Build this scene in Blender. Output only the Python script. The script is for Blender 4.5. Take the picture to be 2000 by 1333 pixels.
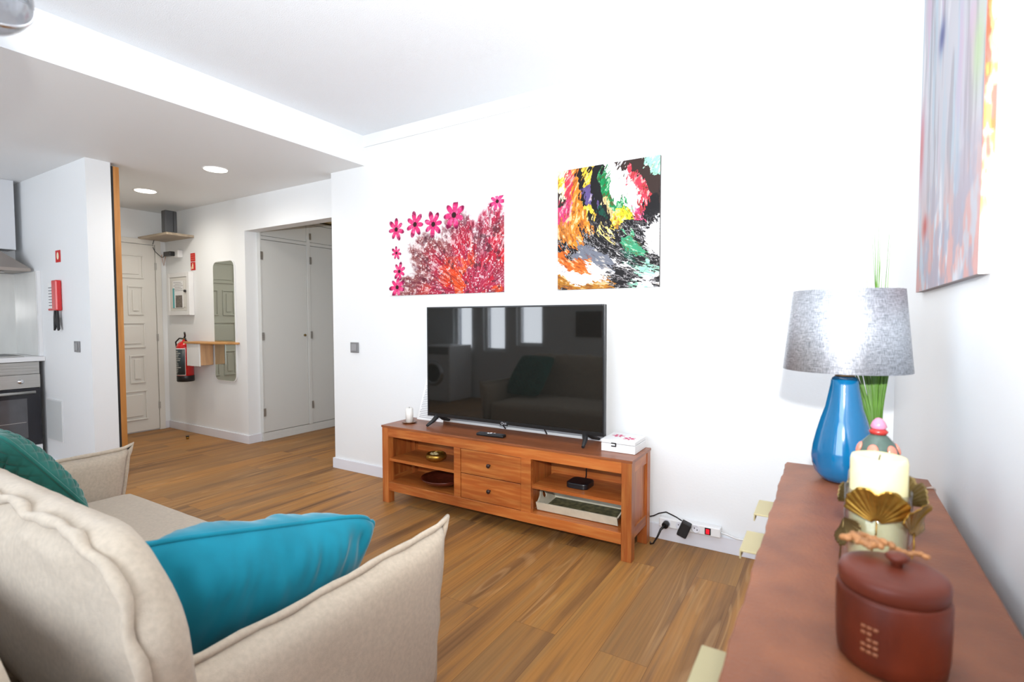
import bpy, bmesh, math, random
import numpy as np
from mathutils import Vector, Matrix, noise as mnoise

SC = bpy.context.scene
for o in list(bpy.data.objects):
    bpy.data.objects.remove(o)
COL = SC.collection

# ------------------------------------------------------------------ camera
yaw = math.atan2(622, 1015); pitch = math.radians(2.4); roll = math.radians(0.1)
Fv = Vector((-math.sin(yaw)*math.cos(pitch), math.cos(yaw)*math.cos(pitch), -math.sin(pitch)))
Rv = Vector((math.cos(yaw), math.sin(yaw), 0)); Uv = Rv.cross(Fv)
R2 = math.cos(roll)*Rv - math.sin(roll)*Uv
U2 = math.cos(roll)*Uv + math.sin(roll)*Rv
cam = bpy.data.cameras.new('camera')
co = bpy.data.objects.new('camera', cam); COL.objects.link(co)
cam.sensor_width = 36; cam.lens = 36*1015/2000; cam.clip_start = 0.02
co.matrix_world = Matrix(((R2.x, U2.x, -Fv.x, 0), (R2.y, U2.y, -Fv.y, 0), (R2.z, U2.z, -Fv.z, 1.25), (0, 0, 0, 1)))
cam.dof.use_dof = True; cam.dof.focus_distance = 3.0; cam.dof.aperture_fstop = 3.6
SC.camera = co

# ------------------------------------------------------------------ view + world + lights
SC.view_settings.view_transform = 'Standard'; SC.view_settings.look = 'None'
SC.view_settings.gamma = 1; SC.view_settings.exposure = 0.09
SC.view_settings.use_curve_mapping = False
w = bpy.data.worlds.new('sky'); SC.world = w; w.use_nodes = True
bg = w.node_tree.nodes['Background']; bg.inputs[0].default_value = (0.62, 0.76, 1.0, 1); bg.inputs[1].default_value = 2.2

def lamp(name, kind, loc, target, energy, color=(1, 1, 1), **kw):
    L = bpy.data.lights.new(name, kind); o = bpy.data.objects.new(name, L); COL.objects.link(o)
    o.location = loc; L.energy = energy; L.color = color
    for k, v in kw.items(): setattr(L, k, v)
    d = Vector(target)-Vector(loc)
    o.rotation_euler = d.to_track_quat('-Z', 'Y').to_euler()
    return o
# the photographer's flash, just above the lens, head tipped up
lamp('flash', 'SPOT', (0.02, 0.0, 1.42), (-1.5, 2.9, 3.1), 345, (1, .995, .975), spot_size=math.radians(138), spot_blend=1.0, shadow_soft_size=0.018)
# daylight through the rear wall windows; the last, widest one is added for light
WINDOWS = [(-5.25, -4.88, .75, 2.2), (-4.66, -4.25, .75, 2.2), (-4.05, -3.6, .85, 2.2), (-2.3, -0.1, .85, 2.3)]
for i, (xa, xb, za, zb) in enumerate(WINDOWS):
    o = lamp('daylight', 'AREA', ((xa+xb)/2, -1.52, (za+zb)/2), ((xa+xb)/2, 3, (za+zb)/2), 30*(xb-xa)*(zb-za) if i < 3 else 18*(xb-xa)*(zb-za), (.97, .97, .96) if i < 3 else (.90, .95, 1), shape='RECTANGLE', size=xb-xa)
    o.data.size_y = zb-za

# ------------------------------------------------------------------ helpers
def srgb(c):
    r = []
    for v in c[:3]:
        v = v/255.0
        r.append(v/12.92 if v <= .04045 else ((v+.055)/1.055)**2.4)
    return (*r, 1)

def mat(name, col, rough=.5, metal=0.0, bump=0.0, bscale=200, var=0.0, vscale=8, spec=.5, stretch=(1, 1, 1), coat=0.0, sheen=0.0, detail=3, vcol=None):
    m = bpy.data.materials.new(name); m.use_nodes = True
    nt = m.node_tree; b = nt.nodes['Principled BSDF']
    c = srgb(col); b.inputs['Base Color'].default_value = c
    b.inputs['Roughness'].default_value = rough; b.inputs['Metallic'].default_value = metal
    b.inputs['Specular IOR Level'].default_value = spec
    b.inputs['Coat Weight'].default_value = coat; b.inputs['Coat Roughness'].default_value = .1
    if sheen: b.inputs['Sheen Weight'].default_value = sheen; b.inputs['Sheen Roughness'].default_value = .4
    tc = nt.nodes.new('ShaderNodeTexCoord'); mp = nt.nodes.new('ShaderNodeMapping')
    mp.inputs['Scale'].default_value = stretch
    nt.links.new(tc.outputs['Object'], mp.inputs[0])
    if var:
        n = nt.nodes.new('ShaderNodeTexNoise'); n.inputs['Scale'].default_value = vscale; n.inputs['Detail'].default_value = detail
        nt.links.new(mp.outputs[0], n.inputs[0])
        mx = nt.nodes.new('ShaderNodeMix'); mx.data_type = 'RGBA'
        d = srgb(vcol) if vcol else tuple(max(0, v*(1-var)) for v in c[:3])+(1,)
        u = tuple(min(1, v*(1+var*.6)) for v in c[:3])+(1,)
        mx.inputs[6].default_value = d; mx.inputs[7].default_value = u
        cr = nt.nodes.new('ShaderNodeMapRange'); cr.inputs[1].default_value = .3; cr.inputs[2].default_value = .7
        nt.links.new(n.outputs[0], cr.inputs[0]); nt.links.new(cr.outputs[0], mx.inputs[0])
        nt.links.new(mx.outputs[2], b.inputs['Base Color'])
    if bump:
        n2 = nt.nodes.new('ShaderNodeTexNoise'); n2.inputs['Scale'].default_value = bscale; n2.inputs['Detail'].default_value = 4
        nt.links.new(mp.outputs[0], n2.inputs[0])
        bp = nt.nodes.new('ShaderNodeBump'); bp.inputs['Strength'].default_value = bump; bp.inputs['Distance'].default_value = .01
        nt.links.new(n2.outputs[0], bp.inputs['Height']); nt.links.new(bp.outputs[0], b.inputs['Normal'])
    return m

def wood(name, c1, c2, c3, axis='x', scale=1.0, rough=.45, coat=0.0, rings=22.0):
    """wood with grain running along an axis"""
    m = bpy.data.materials.new(name); m.use_nodes = True
    nt = m.node_tree; b = nt.nodes['Principled BSDF']; L = nt.links.new
    b.inputs['Roughness'].default_value = rough; b.inputs['Coat Weight'].default_value = coat; b.inputs['Coat Roughness'].default_value = .25
    tc = nt.nodes.new('ShaderNodeTexCoord'); mp = nt.nodes.new('ShaderNodeMapping')
    s = {'x': (.6, 7, 7), 'y': (7, .6, 7), 'z': (7, 7, .6)}[axis]
    mp.inputs['Scale'].default_value = tuple(v*scale for v in s)
    L(tc.outputs['Object'], mp.inputs[0])
    n = nt.nodes.new('ShaderNodeTexNoise'); n.inputs['Scale'].default_value = 1.0; n.inputs['Detail'].default_value = 2; n.inputs['Distortion'].default_value = .3
    L(mp.outputs[0], n.inputs[0])
    mu = nt.nodes.new('ShaderNodeMath'); mu.operation = 'MULTIPLY'; mu.inputs[1].default_value = rings; L(n.outputs[0], mu.inputs[0])
    fr = nt.nodes.new('ShaderNodeMath'); fr.operation = 'SINE'; L(mu.outputs[0], fr.inputs[0])
    mr = nt.nodes.new('ShaderNodeMapRange'); mr.inputs[1].default_value = -1; L(fr.outputs[0], mr.inputs[0])
    n2 = nt.nodes.new('ShaderNodeTexNoise'); n2.inputs['Scale'].default_value = 9; n2.inputs['Detail'].default_value = 6; L(mp.outputs[0], n2.inputs[0])
    a = nt.nodes.new('ShaderNodeMix'); a.data_type = 'RGBA'; a.inputs[6].default_value = srgb(c1); a.inputs[7].default_value = srgb(c2)
    mf = nt.nodes.new('ShaderNodeMath'); mf.operation = 'MULTIPLY'; mf.inputs[1].default_value = .7; L(mr.outputs[0], mf.inputs[0]); L(mf.outputs[0], a.inputs[0])
    a2 = nt.nodes.new('ShaderNodeMix'); a2.data_type = 'RGBA'; L(a.outputs[2], a2.inputs[6]); a2.inputs[7].default_value = srgb(c3)
    mr2 = nt.nodes.new('ShaderNodeMapRange'); mr2.inputs[1].default_value = .45; mr2.inputs[2].default_value = .75; L(n2.outputs[0], mr2.inputs[0])
    L(mr2.outputs[0], a2.inputs[0])
    n3 = nt.nodes.new('ShaderNodeTexNoise'); n3.inputs['Scale'].default_value = .9; n3.inputs['Detail'].default_value = 3; n3.inputs['Distortion'].default_value = 1.2
    L(mp.outputs[0], n3.inputs[0]); mr3 = nt.nodes.new('ShaderNodeMapRange'); mr3.inputs[1].default_value = .32; mr3.inputs[2].default_value = .6; mr3.inputs[3].default_value = .68; mr3.inputs[4].default_value = 1.06; L(n3.outputs[0], mr3.inputs[0])
    a3 = nt.nodes.new('ShaderNodeMix'); a3.data_type = 'RGBA'; a3.blend_type = 'MULTIPLY'; a3.inputs[0].default_value = 1; L(a2.outputs[2], a3.inputs[6]); L(mr3.outputs[0], a3.inputs[7])
    L(a3.outputs[2], b.inputs['Base Color'])
    return m

def glass_mat(name, tint=(.96, .98, 1), refl=.12):
    m = bpy.data.materials.new(name); m.use_nodes = True; nt = m.node_tree; nt.nodes.clear()
    o = nt.nodes.new('ShaderNodeOutputMaterial'); t = nt.nodes.new('ShaderNodeBsdfTransparent'); g = nt.nodes.new('ShaderNodeBsdfGlossy')
    t.inputs[0].default_value = (*tint, 1); g.inputs['Roughness'].default_value = .02
    lw = nt.nodes.new('ShaderNodeLayerWeight'); lw.inputs[0].default_value = .5
    f = nt.nodes.new('ShaderNodeMath'); f.operation = 'POWER'; f.inputs[1].default_value = 4.0; nt.links.new(lw.outputs['Facing'], f.inputs[0])
    f2 = nt.nodes.new('ShaderNodeMath'); f2.operation = 'MULTIPLY_ADD'; f2.inputs[1].default_value = .75; f2.inputs[2].default_value = .035; nt.links.new(f.outputs[0], f2.inputs[0]); f = f2
    mx = nt.nodes.new('ShaderNodeMixShader'); nt.links.new(f.outputs[0], mx.inputs[0]); nt.links.new(t.outputs[0], mx.inputs[1]); nt.links.new(g.outputs[0], mx.inputs[2])
    nt.links.new(mx.outputs[0], o.inputs[0]); return m

def emit_mat(name, col, s):
    m = mat(name, col); b = m.node_tree.nodes['Principled BSDF']
    b.inputs['Emission Color'].default_value = srgb(col); b.inputs['Emission Strength'].default_value = s
    return m

def root_off(p):
    v = Vector((0, 0, 0))
    while p is not None:
        v += p.location; p = p.parent
    return v

class MB:
    def __init__(s): s.bm = bmesh.new(); s.mats = []
    def box(s, x0, y0, z0, x1, y1, z1, M=None, mi=0):
        vs = [s.bm.verts.new(Vector(p) if M is None else M @ Vector(p)) for p in
              [(x0, y0, z0), (x1, y0, z0), (x1, y1, z0), (x0, y1, z0), (x0, y0, z1), (x1, y0, z1), (x1, y1, z1), (x0, y1, z1)]]
        for f in [(0, 3, 2, 1), (4, 5, 6, 7), (0, 1, 5, 4), (1, 2, 6, 5), (2, 3, 7, 6), (3, 0, 4, 7)]:
            fc = s.bm.faces.new([vs[i] for i in f]); fc.material_index = mi
        return s
    def quad(s, pts, mi=0):
        f = s.bm.faces.new([s.bm.verts.new(Vector(p)) for p in pts]); f.material_index = mi; return s
    def prism(s, pts, h, M=None, mi=0):
        """pts in xy extruded along z (h0,h1)"""
        T = (lambda p: Vector(p)) if M is None else (lambda p: M @ Vector(p))
        a = [s.bm.verts.new(T((x, y, h[0]))) for x, y in pts]; b = [s.bm.verts.new(T((x, y, h[1]))) for x, y in pts]
        n = len(pts)
        s.bm.faces.new(a[::-1]).material_index = mi; s.bm.faces.new(b).material_index = mi
        for i in range(n):
            s.bm.faces.new([a[i], a[(i+1) % n], b[(i+1) % n], b[i]]).material_index = mi
        return s
    def lathe(s, prof, c=(0, 0, 0), seg=40, M=None, sx=1, sy=1, closed=False, mi=0):
        T = (lambda p: Vector(p)) if M is None else (lambda p: M @ Vector(p))
        rings = []
        for r, z in prof:
            if r <= 1e-6: rings.append([s.bm.verts.new(T((c[0], c[1], c[2]+z)))])
            else: rings.append([s.bm.verts.new(T((c[0]+sx*r*math.cos(2*math.pi*i/seg), c[1]+sy*r*math.sin(2*math.pi*i/seg), c[2]+z))) for i in range(seg)])
        pr = list(zip(rings[:-1], rings[1:]))
        if closed: pr.append((rings[-1], rings[0]))
        for A, B in pr:
            for i in range(seg):
                j = (i+1) % seg
                if len(A) == 1 and len(B) == 1: continue
                if len(A) == 1: f = [A[0], B[j], B[i]]
                elif len(B) == 1: f = [A[i], A[j], B[0]]
                else: f = [A[i], A[j], B[j], B[i]]
                fc = s.bm.faces.new(f); fc.smooth = True; fc.material_index = mi
        return s
    def tube(s, pts, r, seg=8, closed=False, mi=0):
        pts = [Vector(p) for p in pts]; n = len(pts)
        rs = r if isinstance(r, (list, tuple)) else [r]*n
        rings = []; prev = None
        for i in range(n):
            a = pts[(i-1) % n] if (closed or i > 0) else pts[i]; b = pts[(i+1) % n] if (closed or i < n-1) else pts[i]
            t = (b-a).normalized()
            if prev is None:
                up = Vector((0, 0, 1)) if abs(t.z) < .9 else Vector((1, 0, 0)); u = t.cross(up).normalized()
            else:
                u = (prev - t*prev.dot(t)).normalized()
            prev = u; v = t.cross(u)
            rings.append([s.bm.verts.new(pts[i]+rs[i]*(u*math.cos(2*math.pi*k/seg)+v*math.sin(2*math.pi*k/seg))) for k in range(seg)])
        for i in range(n if closed else n-1):
            A = rings[i]; B = rings[(i+1) % n]
            for k in range(seg):
                f = s.bm.faces.new([A[k], A[(k+1) % seg], B[(k+1) % seg], B[k]]); f.smooth = True; f.material_index = mi
        if not closed:
            s.bm.faces.new(rings[0][::-1]).material_index = mi; s.bm.faces.new(rings[-1]).material_index = mi
        return s
    def cyl(s, p0, p1, r, seg=24, mi=0): return s.tube([p0, p1], r, seg, mi=mi)
    def ball(s, c, r, sc=(1, 1, 1), M=None, mi=0, seg=16):
        T = Matrix.Translation(c) @ (M or Matrix.Identity(4)) @ Matrix.Diagonal((r*sc[0], r*sc[1], r*sc[2], 1))
        g = bmesh.ops.create_uvsphere(s.bm, u_segments=seg, v_segments=max(6, seg*2//3), radius=1, matrix=T)
        for v in g['verts']:
            for f in v.link_faces: f.smooth = True; f.material_index = mi
        return s
    def surf(s, fn, nu, nv, cu=False, mi=0):
        V = [[s.bm.verts.new(Vector(fn(i/(nu if cu else nu-1), j/(nv-1)))) for j in range(nv)] for i in range(nu)]
        for i in range(nu if cu else nu-1):
            for j in range(nv-1):
                f = s.bm.faces.new([V[i][j], V[(i+1) % nu][j], V[(i+1) % nu][j+1], V[i][j+1]]); f.smooth = True; f.material_index = mi
        return s
    def build(s, name, m, parent=None, bevel=0, smooth=False, solid=0, sub=0, seg=2, recalc=True):
        if recalc: bmesh.ops.recalc_face_normals(s.bm, faces=s.bm.faces)
        if smooth:
            for f in s.bm.faces: f.smooth = True
        if parent is not None:
            off = root_off(parent)
            for v in s.bm.verts: v.co -= off
        else:
            # put the origin at the base centre of the mesh
            xs = [v.co for v in s.bm.verts]
            lo = Vector([min(c[i] for c in xs) for i in range(3)]); hi = Vector([max(c[i] for c in xs) for i in range(3)])
            off = Vector(((lo.x+hi.x)/2, (lo.y+hi.y)/2, lo.z))
            for v in s.bm.verts: v.co -= off
        me = bpy.data.meshes.new(name); s.bm.to_mesh(me); s.bm.free()
        for mm in (m if isinstance(m, (list, tuple)) else [m]): me.materials.append(mm)
        o = bpy.data.objects.new(name, me); COL.objects.link(o)
        if parent is not None: o.parent = parent
        else: o.location = off
        if solid:
            d = o.modifiers.new('solid', 'SOLIDIFY'); d.thickness = solid; d.offset = 0
        if bevel:
            d = o.modifiers.new('bevel', 'BEVEL'); d.width = bevel; d.segments = seg; d.limit_method = 'ANGLE'; d.angle_limit = .7; d.harden_normals = False
        if sub:
            d = o.modifiers.new('sub', 'SUBSURF'); d.levels = sub; d.render_levels = sub
        return o

def tag(o, label, cat, group=None):
    o['label'] = label; o['category'] = cat
    if group: o['group'] = group
    return o
def thing(name, label, cat, loc, group=None):
    o = bpy.data.objects.new(name, None); COL.objects.link(o); o.location = loc; o.empty_display_size = .05
    return tag(o, label, cat, group)
def struct(o): o['kind'] = 'structure'; return o
def lab(o, t): o['label'] = t; return o

def text_mesh(txt, size, M, name, m, parent, extrude=.0004):
    c = bpy.data.curves.new(name, 'FONT'); c.body = txt; c.size = size; c.align_x = 'CENTER'; c.align_y = 'CENTER'; c.extrude = extrude
    t = bpy.data.objects.new(name+'_tmp', c); COL.objects.link(t)
    bpy.context.view_layer.update()
    me = bpy.data.meshes.new_from_object(t.evaluated_get(bpy.context.evaluated_depsgraph_get()))
    bpy.data.objects.remove(t)
    off = root_off(parent)
    me.transform(Matrix.Translation(-off) @ M)
    me.materials.clear(); me.materials.append(m)
    o = bpy.data.objects.new(name, me); COL.objects.link(o); o.parent = parent
    return o

def fac_y(x, y, z):      # text plane facing -Y
    return Matrix(((1, 0, 0, x), (0, 0, -1, y), (0, 1, 0, z), (0, 0, 0, 1)))

# ------------------------------------------------------------------ materials
M = {}
M['wall'] = mat('wall_paint', (235, 237, 238), .55, bump=.05, bscale=90)
M['ceil'] = mat('ceiling_stucco', (238, 243, 248), .8, bump=.35, bscale=160)
M['white'] = mat('white_lacquer', (232, 232, 232), .35)
M['trim'] = mat('trim_white', (226, 227, 234), .35)
M['closet'] = mat('closet_paint', (214, 215, 212), .4)
M['door'] = mat('door_paint', (222, 220, 214), .35)
M['black'] = mat('black_plastic', (18, 18, 20), .35)
M['mblack'] = mat('matt_black', (28, 28, 30), .6)
M['steel'] = mat('brushed_steel', (190, 188, 184), .32, metal=.85, var=.1, vscale=40, stretch=(.1, .1, 4))
M['chrome'] = mat('chrome', (220, 220, 222), .12, metal=1)
M['greyplastic'] = mat('grey_plastic', (135, 135, 136), .4, metal=.2)
M['red'] = mat('red_gloss', (205, 8, 14), .25, coat=.4)
M['signred'] = mat('sign_red', (205, 25, 15), .5)
M['oak'] = wood('oak', (205, 150, 90), (190, 132, 74), (215, 165, 105), 'x', rough=.5)
M['oakz'] = wood('oak_upright', (206, 160, 118), (192, 142, 98), (215, 172, 128), 'z', rough=.5)
M['ashshelf'] = wood('ash_shelf', (176, 160, 140), (160, 144, 122), (186, 170, 150), 'x')
M['teak'] = wood('teak', (188, 104, 46), (160, 80, 32), (200, 128, 64), 'x', rough=.38, coat=.15, rings=16)
M['teakz'] = wood('teak_upright', (184, 102, 46), (156, 78, 32), (196, 126, 64), 'z', rough=.38, coat=.15, rings=16)
M['teaky'] = wood('teak_side', (184, 102, 46), (156, 78, 32), (196, 126, 64), 'y', rough=.38, coat=.15, rings=16)
M['teaktop'] = wood('teak_top', (142, 80, 44), (118, 62, 32), (158, 92, 54), 'x', rough=.38, coat=.15, rings=18)  # the top's sheen, duller than the lit front, is put into its colour
M['hide'] = mat('dresser_top', (140, 84, 54), .42, bump=.12, bscale=160, var=.22, vscale=11, vcol=(118, 70, 48), detail=7, spec=.3)
M['hidewood'] = wood('dresser_wood', (160, 92, 58), (138, 74, 44), (172, 104, 70), 'y')
M['brass'] = mat('pale_brass', (178, 166, 126), .5, metal=.2)
M['gold'] = mat('antique_gold', (168, 128, 56), .32, metal=.9, var=.35, vscale=60)
M['bronze'] = mat('dull_bronze', (132, 112, 72), .38, metal=.85, var=.3, vscale=50)
M['sofa'] = mat('beige_weave', (196, 180, 160), .92, bump=.35, bscale=700, var=.1, vscale=90, sheen=.25, spec=.2)
M['teal'] = mat('teal_quilt', (44, 112, 102), .85, sheen=.35, var=.2, vscale=14, spec=.2)
M['blue'] = mat('blue_velvet', (14, 126, 148), .8, sheen=.25, var=.2, vscale=9, spec=.25, stretch=(1, 1, .6))
M['ceramic'] = mat('blue_glaze', (6, 98, 146), .07, coat=.8)
M['wax'] = mat('cream_wax', (232, 222, 172), .45)
M['wax'].node_tree.nodes['Principled BSDF'].inputs['Subsurface Weight'].default_value = .25
M['wax'].node_tree.nodes['Principled BSDF'].inputs['Subsurface Radius'].default_value = (.02, .015, .01)
M['whitewax'] = mat('white_wax', (240, 238, 232), .5)
M['terra'] = mat('red_brown_wood', (104, 40, 20), .42, var=.45, vscale=14, vcol=(70, 26, 14), spec=.25, bump=.1, bscale=30, detail=6, stretch=(1, 1, .5))
M['terra2'] = mat('red_brown_lid', (106, 46, 30), .45, var=.2, vscale=10, spec=.3)
M['tan'] = mat('tan_bark', (166, 112, 66), .6, var=.4, vscale=60)
M['green'] = mat('grass_blade', (86, 128, 44), .5, var=.4, vscale=12)
M['glass'] = glass_mat('clear_glass')
M['paper'] = mat('paper', (240, 240, 240), .6)
M['ink'] = mat('ink_grey', (120, 120, 124), .6)
M['mirror'] = mat('mirror_glass', (200, 208, 200), .02, metal=1)
M['traypaint'] = mat('cream_paint', (214, 208, 186), .5, var=.1, vscale=20)
M['traybottom'] = mat('tray_print', (120, 118, 84), .4, var=.6, vscale=35, vcol=(62, 62, 44))
M['darkbowl'] = mat('dark_wood_bowl', (84, 34, 22), .25, coat=.4, var=.3, vscale=12)
M['marble'] = mat('marble_splash', (226, 226, 222), .12, var=.06, vscale=5, detail=8, stretch=(1, 2, .6))

# floor planks
def floor_mat():
    m = bpy.data.materials.new('floor_planks'); m.use_nodes = True; nt = m.node_tree; L = nt.links.new; b = nt.nodes['Principled BSDF']
    tc = nt.nodes.new('ShaderNodeTexCoord'); sp = nt.nodes.new('ShaderNodeSeparateXYZ'); L(tc.outputs['Object'], sp.inputs[0])
    cb = nt.nodes.new('ShaderNodeCombineXYZ'); L(sp.outputs[1], cb.inputs[0]); L(sp.outputs[0], cb.inputs[1])
    br = nt.nodes.new('ShaderNodeTexBrick'); L(cb.outputs[0], br.inputs[0])
    br.offset = .37; br.offset_frequency = 2; br.squash = 1
    for k, v in (('Scale', 1), ('Mortar Size', .0009), ('Mortar Smooth', .3), ('Bias', 0), ('Brick Width', 1.22), ('Row Height', .185)): br.inputs[k].default_value = v
    br.inputs['Color1'].default_value = (0, 0, 0, 1); br.inputs['Color2'].default_value = (1, 1, 1, 1); br.inputs['Mortar'].default_value = (.4, .4, .4, 1)
    bw = nt.nodes.new('ShaderNodeRGBToBW'); L(br.outputs[0], bw.inputs[0])
    # per plank offset
    off = nt.nodes.new('ShaderNodeMath'); off.operation = 'MULTIPLY'; off.inputs[1].default_value = 37; L(bw.outputs[0], off.inputs[0])
    def nz(sx, sy, det, dist, useoff=True):
        a = nt.nodes.new('ShaderNodeMath'); a.operation = 'MULTIPLY'; a.inputs[1].default_value = sx; L(sp.outputs[0], a.inputs[0])
        c = nt.nodes.new('ShaderNodeMath'); c.operation = 'MULTIPLY'; c.inputs[1].default_value = sy; L(sp.outputs[1], c.inputs[0])
        q = nt.nodes.new('ShaderNodeCombineXYZ'); L(a.outputs[0], q.inputs[0]); L(c.outputs[0], q.inputs[1]); L(off.outputs[0], q.inputs[2])
        n = nt.nodes.new('ShaderNodeTexNoise'); n.inputs['Scale'].default_value = 1; n.inputs['Detail'].default_value = det; n.inputs['Distortion'].default_value = dist
        L(q.outputs[0], n.inputs[0]); return n.outputs[0]
    ring = nz(8.5, .7, 1.2, .15); fine = nz(110, 2.2, 3, 0); broad = nz(11, .5, 4, .4)
    mu = nt.nodes.new('ShaderNodeMath'); mu.operation = 'MULTIPLY'; mu.inputs[1].default_value = 70; L(ring, mu.inputs[0])
    si = nt.nodes.new('ShaderNodeMath'); si.operation = 'SINE'; L(mu.outputs[0], si.inputs[0])
    r1 = nt.nodes.new('ShaderNodeMapRange'); r1.inputs[1].default_value = .2; r1.inputs[2].default_value = 1; r1.inputs[4].default_value = .42; L(si.outputs[0], r1.inputs[0])
    msk = nz(7, 1.3, 1, 0); mk = nt.nodes.new('ShaderNodeMapRange'); mk.inputs[1].default_value = .5; mk.inputs[2].default_value = .66; L(msk, mk.inputs[0])
    r2 = nt.nodes.new('ShaderNodeMath'); r2.operation = 'MULTIPLY'; L(r1.outputs[0], r2.inputs[0]); L(mk.outputs[0], r2.inputs[1]); r1 = r2
    ramp = nt.nodes.new('ShaderNodeValToRGB'); L(broad, ramp.inputs[0])
    el = ramp.color_ramp.elements; el[0].position = .28; el[0].color = srgb((114, 78, 46)); el[1].position = .76; el[1].color = srgb((196, 140, 70))
    for p_, c_ in ((.42, (150, 106, 62)), (.5, (176, 122, 62)), (.6, (162, 118, 68))):
        e = ramp.color_ramp.elements.new(p_); e.color = srgb(c_)
    pm = nt.nodes.new('ShaderNodeMix'); pm.data_type = 'RGBA'; pm.blend_type = 'MIX'; pm.inputs[7].default_value = srgb((136, 104, 70))
    pf = nt.nodes.new('ShaderNodeMapRange'); pf.inputs[1].default_value = .35; pf.inputs[2].default_value = 1; pf.inputs[4].default_value = .55; L(bw.outputs[0], pf.inputs[0]); L(pf.outputs[0], pm.inputs[0]); L(ramp.outputs[0], pm.inputs[6])
    gm = nt.nodes.new('ShaderNodeMix'); gm.data_type = 'RGBA'; gm.inputs[7].default_value = srgb((196, 152, 102)); L(r1.outputs[0], gm.inputs[0]); L(pm.outputs[2], gm.inputs[6])
    fm = nt.nodes.new('ShaderNodeMix'); fm.data_type = 'RGBA'; fm.blend_type = 'MULTIPLY'; fm.inputs[0].default_value = 1
    fr = nt.nodes.new('ShaderNodeMapRange'); fr.inputs[1].default_value = .3; fr.inputs[2].default_value = .6; fr.inputs[3].default_value = .8; fr.inputs[4].default_value = 1.0; L(fine, fr.inputs[0])
    L(gm.outputs[2], fm.inputs[6]); L(fr.outputs[0], fm.inputs[7])
    mm = nt.nodes.new('ShaderNodeMix'); mm.data_type = 'RGBA'; mm.inputs[7].default_value = srgb((112, 74, 44)); L(br.outputs['Fac'], mm.inputs[0]); L(fm.outputs[2], mm.inputs[6])
    L(mm.outputs[2], b.inputs['Base Color']); b.inputs['Roughness'].default_value = .5; b.inputs['Specular IOR Level'].default_value = .3
    return m
M['floor'] = floor_mat()

# ------------------------------------------------------------------ room
YW, YH, XR, XP = 2.93, 3.04, .255, -3.155
ZL, ZH = 2.46, 2.69
def sbox(name, *b, m='wall', **kw):
    mb = MB()
    for q in b: mb.box(*q)
    return struct(mb.build(name, M[m], **kw))
sbox('floor', (-6.7, -1.6, -.1, .45, 5.2, 0), m='floor')
sbox('ceiling', (XP, -1.6, ZH, .45, 3.1, 2.85), m='ceil')
sbox('ceiling', (-6.7, -1.6, ZL, XP, 3.17, 2.85), m='wall')            # lowered ceiling, its edge is the beam face
sbox('wall_front', (-3.55, YW, 0, .45, 3.17, ZH))
sbox('wall_hall', (-6.7, YH, 0, -4.97, 3.17, ZL), (-4.97, YH, 2.13, -3.55, 3.17, ZL))
sbox('wall_entrance', (-6.7, 1.84, 0, -6.53, YH, ZL))
sbox('wall_kitchen', (-6.45, -1.3, 0, -6.28, 1.68, ZL))
sbox('wall_partition', (-6.7, 1.68, 0, -4.75, 1.84, ZL))
sbox('wall_right', (XR, -1.6, 0, .45, 2.93, ZH))
bx = []
zt = ZH
xs = [-6.45] + [v for q in WINDOWS for v in q[:2]] + [.255]
for a, b in zip(xs[::2], xs[1::2]): bx.append((a, -1.45, 0, b, -1.3, ZL if b < XP else ZH))
for xa, xb, za, zb in WINDOWS:
    bx.append((xa, -1.45, 0, xb, -1.3, za)); bx.append((xa, -1.45, zb, xb, -1.3, ZL if xb < XP else ZH))
sbox('wall_rear', *bx)
for i, (xa, xb, za, zb) in enumerate(WINDOWS):
    t = bpy.data.objects.new('window_%d' % (i+1), None); COL.objects.link(t); t.location = ((xa+xb)/2, -1.4, za); struct(t)
    f = MB(); e = .045
    f.box(xa, -1.42, za, xa+e, -1.36, zb).box(xb-e, -1.42, za, xb, -1.36, zb).box(xa+e, -1.42, za, xb-e, -1.36, za+e).box(xa+e, -1.42, zb-e, xb-e, -1.36, zb)
    if i == 3: f.box((xa+xb)/2-e/2, -1.42, za+e, (xa+xb)/2+e/2, -1.36, zb-e)  # centre bar of the unseen window added for its light
    f.build('window_frame', M['white'], t)
    MB().box(xa+e, -1.395, za+e, xb-e, -1.39, zb-e).build('pane', M['glass'], t)
# passage behind the opening
sbox('wall_passage', (-3.55, 3.17, 0, -3.4, 5.2, 2.6), (-5.6, 5.05, 0, -3.55, 5.2, 2.6))
M['warmlit'] = mat('warm_lit_ceiling', (206, 182, 128), .7)  # warm, dim light of the passage is put into this ceiling colour
sbox('ceiling', (-5.6, 3.17, 2.35, -3.4, 5.2, 2.6), m='warmlit')
# baseboards
sbox('baseboard_front', (-3.565, 2.915, 0, XR, YW, .085), (-3.565, YW, 0, -3.55, 3.17, .085), m='trim', bevel=.002)
sbox('baseboard_hall', (-6.515, YH-.015, 0, -4.955, YH, .085), (-4.97, YH, 0, -4.955, 3.17, .085), m='trim', bevel=.002)
sbox('baseboard_entrance', (-6.53, 2.985, 0, -6.515, YH-.015, .085), m='trim', bevel=.002)
sbox('baseboard_right', (XR-.015, -1.3, 0, XR, 2.915, .085), m='trim', bevel=.002)
sbox('baseboard_partition', (-4.75, 1.68, 0, -4.735, 1.84, .085), (-5.66, 1.665, 0, -4.735, 1.68, .085), m='trim', bevel=.002)
# shallow cornice along the TV wall
sbox('trim_1', (XP, YW-.012, 2.6, XR, YW, ZH), m='wall')

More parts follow.
